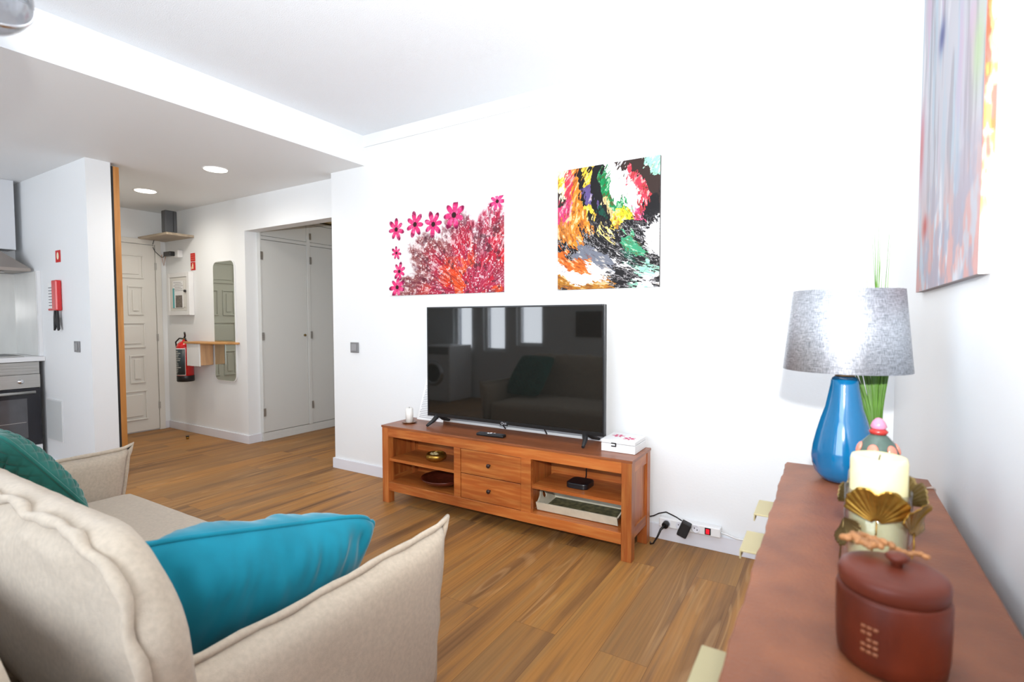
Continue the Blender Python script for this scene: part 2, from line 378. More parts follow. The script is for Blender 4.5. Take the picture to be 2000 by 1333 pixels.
# entrance door, panelled
def panel_door(name, y0, y1, z1, xw, ax='x', sgn=1, casing=True, ncol=2):
    """door on plane x=xw facing +x (ax x) or on plane y=xw facing +y"""
    def P(a, u, z):  # a out of the wall, u along
        return (xw+sgn*a, u, z) if ax == 'x' else (u, xw+sgn*a, z)
    def bxx(mb, a0, u0, z0, a1, u1, z1_):
        p = P(a0, u0, z0); q = P(a1, u1, z1_)
        mb.box(min(p[0], q[0]), min(p[1], q[1]), z0, max(p[0], q[0]), max(p[1], q[1]), z1_)
    root = bpy.data.objects.new(name, None); COL.objects.link(root); root.location = P(0, (y0+y1)/2, 0); struct(root)
    leaf = MB(); bxx(leaf, .001, y0, .012, .02, y1, z1)
    W = y1-y0; zs = [.14, .47, .55, .86, .94, 1.22, 1.30, 1.62, 1.70, 1.96]
    for k in range(5):
        za, zb = zs[2*k]*z1/2.08, zs[2*k+1]*z1/2.08
        cols = [(y0+.12, y1-.12)] if k % 2 == 0 else [(y1-.28, y1-.13), ((y0+y1)/2-.075, (y0+y1)/2+.075), (y0+.13, y0+.28)]
        for ua, ub in cols:
            # a raised moulding, a sunk groove and a raised field
            bxx(leaf, .02, ua, za, .034, ub, za+.016); bxx(leaf, .02, ua, zb-.016, .034, ub, zb)
            bxx(leaf, .02, ua, za+.016, .034, ua+.016, zb-.016); bxx(leaf, .02, ub-.016, za+.016, .034, ub, zb-.016)
            bxx(leaf, .02, ua+.045, za+.045, .033, ub-.045, zb-.045)
    leaf.build('door_leaf', M['door'], root, bevel=.004)
    for hz in (.28, 1.05, 1.85):
        h = MB(); bxx(h, .02, y1-.006, hz-.04, .034, y1+.012, hz+.04); h.build('hinge', M['steel'], root)
    if casing:
        c = MB(); bxx(c, .001, y1+.004, 0, .03, y1+.06, z1+.06); bxx(c, .001, y0-.06, 0, .03, y0-.004, z1+.06); bxx(c, .001, y0-.004, z1+.004, .03, y1+.004, z1+.06)
        c.build('door_casing', M['door'], root, bevel=.003)
    return root
panel_door('door_1', 2.10, 2.92, 2.085, -6.53)
d2 = panel_door('door_2', -6.35, -5.65, 2.05, 1.84, ax='y', casing=False)
d3 = panel_door('door_3', -5.62, -4.92, 2.05, 1.84, ax='y', casing=False)
# timber lining on the hall side of the partition end
wl = thing('wooden_sliding_door', 'tall honey wood door edge beside a black gap at the end of the white partition', 'door', (-4.79, 1.87, 0))
MB().box(-4.83, 1.842, 0, -4.765, 1.862, 2.44).build('gap_shade', M['mblack'], wl)  # solid black strip stands in for the shade of the gap
MB().box(-4.84, 1.862, 0, -4.765, 1.902, 2.44).build('door_leaf', wood('honey_wood', (196, 132, 64), (180, 116, 52), (206, 146, 80), 'z'), wl)

# ------------------------------------------------------------------ ceiling downlights
dlt = emit_mat('downlight_glow', (255, 250, 240), 7)
for i, (x, y) in enumerate(((-4.245, 2.367), (-5.505, 2.407))):
    t = thing('downlight', ['round recessed ceiling light nearer the beam, right of the pair', 'round recessed ceiling light nearer the entrance door'][i], 'light', (x, y, ZL-.004), 'recessed lights in the hall ceiling')
    MB().lathe([(.082, .004), (.09, .0), (.098, .0015), (.099, .0039)], (x, y, ZL-.004)).build('rim', M['white'], t)
    MB().lathe([(0, .0), (.083, .0), (.083, .0039)], (x, y, ZL-.0045)).build('diffuser', dlt, t)
    lp = lamp('downlight_lamp', 'SPOT', (x, y, ZL-.02), (x, y, 0), 44, (1, .93, .82), spot_size=math.radians(176), spot_blend=1, shadow_soft_size=.08)

# ------------------------------------------------------------------ built-in closet in the passage (faces +X)
XC = -4.93
c = thing('built_in_closet', 'pale grey built-in closet with flat doors in the passage', 'closet', (XC-.3, 4.1, 0))
MB().box(XC-.6, 3.171, 0, XC-.03, 5.04, 2.33).build('carcass', M['closet'], c)
MB().box(XC-.03, 3.171, 0, XC, 5.04, .045).box(XC-.03, 3.171, .045, XC-.004, 5.04, .085).build('plinth', M['closet'], c, bevel=.002)
f = MB(); ys = [3.171, 3.185, 3.725, 3.765, 4.30, 4.34, 4.88, 5.04]
for a, b in ((0, 1), (2, 3), (4, 5), (6, 7)): f.box(XC-.03, ys[a], .087, XC+.004, ys[b], 2.33)
for a, b in ((1, 2), (3, 4), (5, 6)): f.box(XC-.03, ys[a], 2.066, XC+.004, ys[b], 2.10); f.box(XC-.03, ys[a], 2.30, XC+.004, ys[b], 2.33)
f.build('face_frame', M['closet'], c, bevel=.002)
for a, b in ((1, 2), (3, 4), (5, 6)):
    dl = MB().box(XC-.029, ys[a]+.003, .09, XC-.002, ys[b]-.003, 2.062).build('door', M['closet'], c, bevel=.003)
    for hz in (.3, 1.08, 1.9):
        MB().box(XC-.002, ys[a]-.012, hz-.04, XC+.01, ys[a]+.014, hz+.04).build('hinge', M['steel'], dl)
    MB().ball((XC+.016, ys[b]-.05, 1.08), .014).cyl((XC-.002, ys[b]-.05, 1.08), (XC+.01, ys[b]-.05, 1.08), .006).build('knob', M['bronze'], dl)
    dl = MB().box(XC-.029, ys[a]+.003, 2.104, XC-.002, ys[b]-.003, 2.296).build('upper_door', M['closet'], c, bevel=.003)
    MB().box(XC-.002, ys[a]-.012, 2.13, XC+.01, ys[a]+.014, 2.20).build('hinge', M['steel'], dl)

# ------------------------------------------------------------------ hall wall things
yh = YH
t = thing('corner_shelf', 'small grey-brown shelf in the corner above the entrance door frame', 'shelf', (-6.2, 2.9, 2.14))
MB().box(-6.529, 2.765, 2.14, -5.9, yh-.001, 2.165).build('board', M['ashshelf'], t, bevel=.002)
t = thing('router', 'dark grey upright router standing on the corner shelf', 'router', (-5.98, 2.83, 2.166))
MB().box(-6.03, 2.775, 2.166, -5.945, 2.895, 2.40).build('housing', mat('router_grey', (72, 74, 78), .4), t, bevel=.012, seg=3)
MB().box(-5.9445, 2.852, 2.18, -5.942, 2.858, 2.39).build('seam', M['black'], t)
t = thing('router_adapter', 'black plug adapter with wire in white socket under the corner shelf', 'adapter', (-6.25, yh-.05, 1.95))
MB().box(-6.34, yh-.11, 1.955, -6.2, yh-.055, 2.005).build('plug_body', M['black'], t, bevel=.006)
MB().tube([(-6.34, yh-.09, 1.97), (-6.39, yh-.09, 1.95), (-6.43, yh-.09, 1.955), (-6.50, yh-.12, 2.02), (-6.515, yh-.14, 2.08), (-6.47, yh-.14, 2.139)], .0035, 6).build('cord', M['black'], t)
tag(MB().box(-6.24, yh-.055, 1.94, -6.14, yh-.001, 2.02).build('wall_socket', M['white'], bevel=.006), 'white wall socket behind the black adapter under the corner shelf', 'socket')
t = thing('hanging_charm', 'small orange wire charm hanging on entrance wall beside the door', 'ornament', (-6.52, 3.0, 1.9))
MB().tube([(-6.512, 3.02, 1.985), (-6.512, 3.035, 1.985), (-6.512, 3.012, 1.87), (-6.512, 2.99, 1.985), (-6.512, 3.0, 1.99)], .003, 6).build('wire_loop', mat('copper_wire', (196, 130, 80), .4), t)
# fuse box
t = thing('fuse_cabinet', 'white wall cabinet with a notice on its door beside the entrance', 'cabinet', (-6.15, yh-.03, 1.29))
fr = MB(); X0, X1, Z0, Z1 = -6.40, -5.93, 1.30, 1.77; yf = yh-.055
fr.box(X0, yf, Z0, X0+.05, yh-.001, Z1).box(X1-.05, yf, Z0, X1, yh-.001, Z1).box(X0+.05, yf, Z0, X1-.05, yh-.001, Z0+.05).box(X0+.05, yf, Z1-.05, X1-.05, yh-.001, Z1)
fr.build('frame', M['white'], t, bevel=.004)
dd = MB().box(X0+.052, yf+.006, Z0+.052, X1-.052, yf+.02, Z1-.052).box(X0+.09, yf+.001, Z0+.09, X1-.09, yf+.006, Z1-.09).build('door', M['door'], t, bevel=.003)
MB().ball((X1-.075, yf-.006, 1.565), .014).build('knob', M['mblack'], dd)
nb = MB().box(-6.27, yf-.001, 1.38, -6.05, yf+.0005, 1.68).build('notice', M['paper'], dd)
MB().box(-6.27, yf-.002, 1.38, -6.235, yf-.0012, 1.60).build('teal_strip', mat('teal_print', (86, 178, 184), .5), nb)
MB().box(-6.21, yf-.002, 1.385, -6.07, yf-.0012, 1.52).build('photo_print', mat('photo_print', (120, 112, 104), .5, var=.5, vscale=60), nb)
tx = MB()
for k in range(6): tx.box(-6.25+.03*(k % 2), yf-.002, 1.66-.018*k, -6.09+.02*(k % 3), yf-.0012, 1.664-.018*k)
tx.build('text_lines', M['ink'], nb)
# fire signs on hall wall
for k, (za, zb, lb) in enumerate(((1.885, 1.975, 'red fire safety sign, upper of two above the fuse cabinet'), (1.79, 1.877, 'red and cream fire extinguisher sign just above the fuse cabinet'))):
    t = thing('fire_sign', lb, 'sign', (-5.935, yh-.002, za), 'fire signs above the fuse cabinet')
    MB().box(-5.98, yh-.004, za, -5.89, yh-.001, zb).build('plate', M['signred'], t)
    g = MB(); cr = mat('sign_cream', (246, 226, 190), .5) if k else mat('sign_line', (232, 150, 130), .5)
    if k: g.box(-5.95, yh-.005, za+.015, -5.925, yh-.0042, za+.06).box(-5.943, yh-.005, za+.06, -5.93, yh-.0042, za+.075).box(-5.97, yh-.005, za+.01, -5.96, yh-.0042, za+.04)
    else:
        for q in range(3): g.box(-5.97, yh-.005, za+.02+.024*q, -5.90, yh-.0042, za+.024+.024*q)
    g.build('pictogram', cr, t)
# fire extinguisher
ex, ey = -5.945, yh-.105
t = thing('fire_extinguisher', 'red fire extinguisher with black base hung on the hall wall', 'fire extinguisher', (ex, ey, .585))
MB().lathe([(0, .62), (.082, .62), (.082, .95), (.074, .985), (.05, 1.01), (.024, 1.02), (.022, 1.035), (0, 1.035)], (ex, ey, 0), 36).build('cylinder', M['red'], t)
MB().lathe([(0, .585), (.078, .585), (.084, .592), (.084, .645), (.0825, .65)], (ex, ey, 0), 36).build('base_cap', M['black'], t)
lb = MB()
def arc_patch(mb, r, a0, a1, z0, z1, n=16):
    mb.surf(lambda u, v: (ex+r*math.cos(a0+(a1-a0)*u), ey+r*math.sin(a0+(a1-a0)*u), z0+(z1-z0)*v), n, 2)
arc_patch(lb, .0826, -2.35, -.42, .655, .945); lb.build('label_border', M['paper'], t, solid=.0006)
lb = MB(); arc_patch(lb, .0832, -2.30, -.48, .663, .937); lbp = lb.build('label_panel', mat('label_dark', (48, 60, 66), .4), t, solid=.0006)
lb = MB(); rr = random.Random(4)
for k in range(13):
    a0 = -2.1+rr.random()*.25; arc_patch(lb, .0838, a0, a0+.5+rr.random()*.5, .68+k*.019, .687+k*.019, 8)
lb.build('label_print', mat('label_print', (196, 196, 190), .4), lbp, solid=.0004)
MB().cyl((ex, ey, 1.03), (ex, ey, 1.052), .014).build('valve', M['gold'], t)
MB().tube([(ex-.02, ey, 1.045), (ex+.02, ey, 1.05), (ex+.05, ey-.02, 1.045), (ex+.085, ey-.03, 1.03)], .008, 8).build('carry_handle', M['black'], t)
MB().tube([(ex-.01, ey, 1.052), (ex+.01, ey, 1.075), (ex+.045, ey-.02, 1.10), (ex+.06, ey-.03, 1.115)], .009, 8).build('squeeze_lever', M['black'], t)
MB().tube([(ex-.01, ey, 1.045), (ex-.05, ey-.03, 1.05), (ex-.085, ey-.05, 1.01), (ex-.09, ey-.04, .95)], .008, 8).build('hose', M['black'], t)
# wall shelf with a box
t = thing('console_shelf', 'oak wall shelf with a white-fronted box beneath it, beside the fire extinguisher', 'shelf', (-5.5, yh-.08, .76))
MB().prism([(-5.84, yh-.001), (-5.84, 2.865), (-5.42, 2.88), (-5.30, 2.92), (-5.10, 3.0), (-5.09, yh-.001)], (1.0, 1.02)).build('board', M['oak'], t, bevel=.004)
b = MB().box(-5.80, 2.90, .775, -5.57, 3.03, .787).box(-5.80, 2.90, .787, -5.79, 3.03, .999).box(-5.585, 2.90, .787, -5.57, 3.03, .999).build('box_body', M['oakz'], t)
MB().box(-5.81, 2.885, .765, -5.565, 2.899, .999).build('box_front', M['white'], t, bevel=.002)
# tall mirror
def rrect(x0, x1, z0, z1, r, n=6):
    pts = []
    for cx_, cz_, a in ((x1-r, z1-r, 0), (x0+r, z1-r, 90), (x0+r, z0+r, 180), (x1-r, z0+r, 270)):
        for k in range(n+1):
            q = math.radians(a+90*k/n); pts.append((cx_+r*math.cos(q), cz_+r*math.sin(q)))
    return pts
XZ = lambda y: Matrix(((1, 0, 0, 0), (0, 0, -1, y), (0, 1, 0, 0), (0, 0, 0, 1)))
t = thing('wall_mirror', 'tall narrow rounded mirror on the hall wall beside the opening', 'mirror', (-5.33, yh-.01, .6))
MB().prism(rrect(-5.535, -5.14, .61, 1.86, .07), (0.001, .012), XZ(yh)).build('frame', M['white'], t)
MB().prism(rrect(-5.525, -5.15, .62, 1.85, .062), (.0125, .014), XZ(yh)).build('glass', M['mirror'], t)
# door stop
t = thing('door_stop', 'small brass door stop on the hall floor', 'door stop', (-5.73, 2.83, 0))
MB().cyl((-5.73, 2.83, 0), (-5.73, 2.83, .025), .014).build('post', M['gold'], t)
MB().cyl((-5.73, 2.83, .025), (-5.73, 2.83, .034), .016).build('rubber_cap', M['black'], t)
# switches
def switch(name, label, loc, ax):
    t = thing(name, label, 'switch', loc)
    x, y, z = loc
    MB().box(x-.045, y-.012, z, x+.045, y-.001, z+.085).build('plate', M['greyplastic'], t, bevel=.003)
    MB().box(x-.030, y-.017, z+.015, x+.030, y-.0125, z+.07).build('rocker', mat('rocker_grey', (150, 150, 152), .35), t, bevel=.002)
switch('light_switch', 'grey light switch on white wall left of the television', (-3.29, YW, .98), 0)
switch('light_switch', 'grey light switch on the partition below and right of the fire blanket', (-4.99, 1.68, 1.0), 0)

# ------------------------------------------------------------------ kitchen and partition side (y = 1.68)
yp = 1.68
t = thing('fire_blanket_sign', 'small red and cream sign above the fire blanket', 'sign', (-5.31, yp-.003, 1.715))
MB().box(-5.355, yp-.004, 1.715, -5.262, yp-.001, 1.81).build('plate', M['signred'], t)
MB().ball((-5.308, yp-.005, 1.765), .03, (.7, .05, 1)).build('pictogram', mat('sign_cream', (240, 226, 196), .5), t)
t = thing('fire_blanket', 'red fire blanket case with black pull straps on the partition', 'fire blanket', (-5.37, yp-.03, 1.17))
MB().box(-5.475, yp-.03, 1.325, -5.36, yp-.001, 1.345).box(-5.35, yp-.042, 1.325, -5.262, yp-.001, 1.57).build('case', M['red'], t, bevel=.012, seg=3)
ip = MB().box(-5.475, yp-.024, 1.345, -5.352, yp-.001, 1.555).build('instruction_panel', M['paper'], t)
g = MB()
for k in range(7): g.box(-5.462, yp-.0255, 1.365+.024*k, -5.375-.01*(k % 3), yp-.0242, 1.372+.024*k)
g.build('print', M['ink'], ip)
for k, (xc, dx) in enumerate(((-5.335, -.022), (-5.29, .012))):
    MB().prism([(xc-.008, 1.325), (xc+.008, 1.325), (xc+.02, 1.25), (xc+dx+.018, 1.18), (xc+dx-.004, 1.165), (xc-.024, 1.22), (xc-.022, 1.27)], (.02, .032), XZ(yp)).build('pull_strap', M['mblack'], t)
t = thing('access_panel', 'pale inspection panel low on the partition beside the oven', 'panel', (-5.49, yp-.004, .28))
MB().box(-5.66, yp-.006, .24, -5.33, yp-.001, .59).build('frame', M['white'], t)
MB().box(-5.65, yp-.0085, .25, -5.34, yp-.0062, .58).build('hatch', mat('hatch_grey', (216, 220, 220), .3), t, bevel=.001)
# worktop, cabinet, oven, hob, hood, splashback
XO = -5.68
sp = thing('splashback', 'pale marble splashback between worktop and cooker hood', 'splashback', (-6.0, 1.6, .94))
MB().box(-6.279, -.3, .945, -6.262, 1.66, 1.66).box(-6.279, 1.66, .945, -5.73, 1.679, 1.66).build('slab', M['marble'], sp)
MB().box(-5.73, 1.655, .945, -5.70, 1.679, 1.665).build('edge_profile', M['white'], sp)
w_ = tag(MB().box(-6.279, -.3, .905, -5.665, 1.679, .943).build('worktop', M['white'], bevel=.003), 'white kitchen worktop over the oven', 'worktop')
hb = thing('hob', 'black glass hob set in the white worktop', 'hob', (-6.0, 1.25, .944))
MB().box(-6.21, .96, .944, -5.74, 1.56, .951).build('glass_plate', M['black'], hb, bevel=.002)
MB().box(-6.215, .955, .944, -5.735, .96, .953).box(-6.215, 1.56, .944, -5.735, 1.565, .953).box(-5.74, .96, .944, -5.735, 1.56, .953).build('trim', M['steel'], hb)
MB().box(-6.0, 1.05, .9515, -5.80, 1.30, .972).build('pan_rest', M['steel'], hb, bevel=.003)
ov = thing('oven', 'stainless steel built-in oven with black glass door under the worktop', 'oven', (XO-.25, 1.34, .1))
y0o, y1o = 1.045, 1.645
MB().box(XO-.5, y0o, .1, XO-.022, y1o, .90).build('body', M['mblack'], ov)
v = MB(); v.box(XO-.02, y0o, .80, XO-.010, y1o, .90)
for k in range(4): v.box(XO-.010, y0o+.005, .808+k*.024, XO, y1o-.005, .822+k*.024)
v.build('vent_grille', M['steel'], ov, bevel=.001)
MB().box(XO-.02, y0o, .685, XO, y1o, .798).build('control_panel', M['steel'], ov, bevel=.002)
for yy in (1.52, 1.34, 1.16):
    MB().lathe([(.0, .02), (.017, .02), (.02, 0)], (0, 0, 0), 24, Matrix.Translation((XO, yy, .742)) @ Matrix.Rotation(math.pi/2, 4, 'Y')).build('knob', M['chrome'], ov)
dd = MB().box(XO-.02, y0o, .205, XO, y1o, .68).build('door', mat('oven_black', (36, 36, 42), .2), ov, bevel=.002)
MB().box(XO+.0004, y0o+.09, .27, XO+.002, y1o-.09, .60).build('window', mat('oven_glass', (84, 84, 88), .08, coat=.6, var=.2, vscale=6), dd)
MB().cyl((XO+.04, y0o+.04, .652), (XO+.04, y1o-.045, .652), .012).box(XO, y0o+.05, .645, XO+.04, y0o+.07, .659).box(XO, y1o-.075, .645, XO+.04, y1o-.055, .659).build('handle', M['steel'], dd)
MB().box(XO+.0022, y0o+.1, .40, XO+.0032, y1o-.1, .404).build('rack_line', M['steel'], dd)
MB().box(XO-.04, y0o, 0.0, XO-.015, y1o, .099).box(XO-.02, y0o, .1, XO-.002, y1o, .2).build('lower_plinth', M['white'], ov)
kc = thing('kitchen_cabinet', 'white base cabinet left of the oven', 'cabinet', (XO-.25, .4, 0))
MB().box(XO-.55, -.3, .1, XO-.02, y0o-.003, .90).box(XO-.5, -.3, 0, XO-.06, y0o-.003, .1).build('carcass', M['white'], kc)
for a, b in ((-.297, .37), (.376, y0o-.006)):
    d_ = MB().box(XO-.019, a, .12, XO, b, .89).build('door', M['white'], kc, bevel=.002)
    MB().box(XO, (a+b)/2-.06, .84, XO+.02, (a+b)/2+.06, .85).build('handle', M['steel'], d_)
ho = thing('cooker_hood', 'stainless cooker hood with tall white flue on the kitchen wall', 'hood', (-6.05, 1.36, 1.64))
hm = MB()
lo = [(-6.27, 1.06), (-5.83, 1.06), (-5.83, 1.655), (-6.27, 1.655)]; hi = [(-6.27, 1.2), (-6.07, 1.2), (-6.07, 1.5), (-6.27, 1.5)]
A = [hm.bm.verts.new((x, y, 1.665)) for x, y in lo]; A2 = [hm.bm.verts.new((x, y, 1.69)) for x, y in lo]; B = [hm.bm.verts.new((x, y, 1.86)) for x, y in hi]
hm.bm.faces.new(A[::-1]); hm.bm.faces.new(B)
for P_, Q_ in ((A, A2), (A2, B)):
    for i in range(4): hm.bm.faces.new([P_[i], P_[(i+1) % 4], Q_[(i+1) % 4], Q_[i]])
hm.build('canopy', mat('hood_steel', (158, 148, 140), .35, metal=.6), ho)
MB().box(-6.279, 1.2, 1.862, -6.07, 1.63, ZL-.002).build('flue', mat('flue_white', (216, 218, 222), .5), ho)
MB().cyl((-6.0, 1.5, 1.655), (-6.0, 1.5, 1.664), .03).build('lamp_cover', M['chrome'], ho)

# washing machine, seen in the television
wm = thing('washing_machine', 'white front-loading washing machine mirrored at the left of the television', 'washing machine', (-5.15, -.97, 0))
MB().box(-5.45, -1.25, .01, -4.85, -.68, .85).build('body', M['white'], wm, bevel=.012)
RY = Matrix.Translation((-5.15, -.68, .43)) @ Matrix.Rotation(-math.pi/2, 4, 'X')
dw = MB().lathe([(.13, .01), (.14, .035), (.17, .04), (.19, .02), (.195, .0)], (0, 0, 0), 40, RY).build('door_ring', M['chrome'], wm)
MB().lathe([(0, .03), (.08, .025), (.13, .012)], (0, 0, 0), 40, RY).build('door_glass', M['black'], dw)
MB().box(-5.43, -.679, .72, -4.87, -.672, .83).build('control_panel', M['greyplastic'], wm)
# dark red canvas on rear wall
tag(MB().box(-3.06, -1.299, 1.0, -2.68, -1.275, 1.36).build('dark_canvas', mat('dark_red_paint', (62, 22, 26), .5, var=.4, vscale=8)), 'dark red canvas mirrored at the upper right of the television', 'painting')

# ------------------------------------------------------------------ painted canvases
def vnoise(X, Y, seed):
    T = np.random.RandomState(seed).rand(64, 64)
    xi = np.floor(X).astype(int); yi = np.floor(Y).astype(int); fx = X-xi; fy = Y-yi
    fx = fx*fx*(3-2*fx); fy = fy*fy*(3-2*fy)
    g = lambda a, b: T[a % 64, b % 64]
    return (g(xi, yi)*(1-fx)+g(xi+1, yi)*fx)*(1-fy)+(g(xi, yi+1)*(1-fx)+g(xi+1, yi+1)*fx)*fy
def fbm(X, Y, seed, oct=4):
    s = 0; a = .5; t = 0
    for k in range(oct):
        s = s+a*vnoise(X*2**k, Y*2**k, seed+k*7); t += a; a *= .55
    return s/t
def mixc(A, B, f):
    f = np.clip(f, 0, 1)[..., None]; return A*(1-f)+np.array(B, float)*f if not isinstance(B, np.ndarray) or B.ndim == 1 else A*(1-f)+B*f
def sstep(a, b, x):
    t = np.clip((x-a)/(b-a), 0, 1); return t*t*(3-2*t)

def art_floral():
    nx, ny = 420, 260; W, H = 1.04, .645
    u, v = np.meshgrid((np.arange(nx)+.5)/nx, (np.arange(ny)+.5)/ny, indexing='ij'); x, y = u*W, v*H
    C = np.ones((nx, ny, 3))*np.array((236, 236, 236.))
    cx_, cy_ = .80, -.02
    dx = x-cx_; dy = y-cy_; r = np.hypot(dx, dy)+1e-6; th = np.arctan2(dy, dx)
    lob = np.abs(np.sin(th*5.2+.6+1.2*fbm(th*3, r*2, 3)))
    R = .46+.15*lob+.06*fbm(th*9, r*5, 5)
    R = R*np.where(th > 2.0, 1+.14*(th-2.0), 1)*np.where(th < 1.7, 1.02, 1)
    inside = sstep(.04, -.03, r-R)
    grain = fbm(th*22, r*26, 11, 4); g2 = fbm(x*26, y*26, 21, 4); g3 = fbm(x*7, y*7, 31, 3)
    rad = r/R
    base = np.ones_like(C)*np.array((170, 40, 68.))
    base = mixc(base, (140, 80, 80), sstep(.45, .85, rad)*sstep(1.4, 2.3, th))
    base = mixc(base, (120, 84, 92), sstep(.5, .66, g3)*sstep(.35, .7, rad)*.8)
    base = mixc(base, (184, 26, 50), sstep(.5, .62, fbm(th*7+3, r*5, 41))*sstep(.95, .5, rad))
    base = mixc(base, (222, 74, 26), sstep(.56, .64, fbm(x*9, y*9, 51))*sstep(.85, .2, rad))
    base = mixc(base, (110, 40, 62), sstep(.55, .68, fbm(x*8+4, y*6, 61))*sstep(.75, .1, rad))
    base = mixc(base, (196, 30, 40), sstep(.86, 1, u)*sstep(.1, .4, v)*sstep(.8, .6, v)*.7)
    speck = sstep(.60, .68, grain)*(.35+.5*sstep(.3, .9, rad))
    base = mixc(base, (240, 228, 226), speck*.85)
    hf = fbm(x*95, y*95, 23, 3); rl = fbm(th*46, r*14, 27, 3)
    base = mixc(base, (246, 238, 238), sstep(.64, .70, hf)*.75); base = mixc(base, (226, 190, 190), sstep(.62, .70, rl)*.45*sstep(.15, .5, rad)); base = mixc(base, (96, 28, 46), sstep(.38, .32, rl)*.55); base = mixc(base, (244, 236, 236), sstep(.76, .8, g2)*.6)
    base = mixc(base, (70, 30, 40), sstep(.34, .28, g2)*.6)
    C = mixc(C, base, inside*(1-.5*sstep(.80, 1.02, rad)*sstep(.38, .58, grain)))
    def Z(px, py):
        uu = (px-75)/780.; zb = 1030-25*uu; zt_ = 470-100*uu
        return uu*W, (zb-py)/(zb-zt_)*H
    for px, py, s, a0 in ((135, 585, .082, .3), (275, 552, .09, .1), (405, 552, .09, .8), (545, 493, .1, .4), (815, 410, .062, 1.0), (135, 742, .05, .2), (155, 865, .066, .5), (138, 972, .078, .35)):
        fx, fy = Z(px, py); dx = x-fx; dy = y-fy; rr_ = np.hypot(dx, dy); tt = np.arctan2(dy, dx)+a0
        pet = np.abs(np.cos(tt*3.5)); Rm = s*(.34+.66*pet**.85)*(1+.12*np.sin(tt*2+px))
        m_ = sstep(.004, -.004, rr_-Rm)
        pc = mixc(np.ones_like(C)*np.array((232, 56, 120.)), (120, 12, 60), sstep(.62, .95, rr_/s))
        pc = mixc(pc, (244, 130, 170), sstep(.5, .7, fbm(x*60, y*60, 71))*.6)
        pc = mixc(pc, (90, 8, 44), sstep(.28, .2, pet)*.5)
        pc = mixc(pc, (48, 20, 24), sstep(.24, .16, rr_/s))
        C = mixc(C, pc, m_)
    return C, W, H

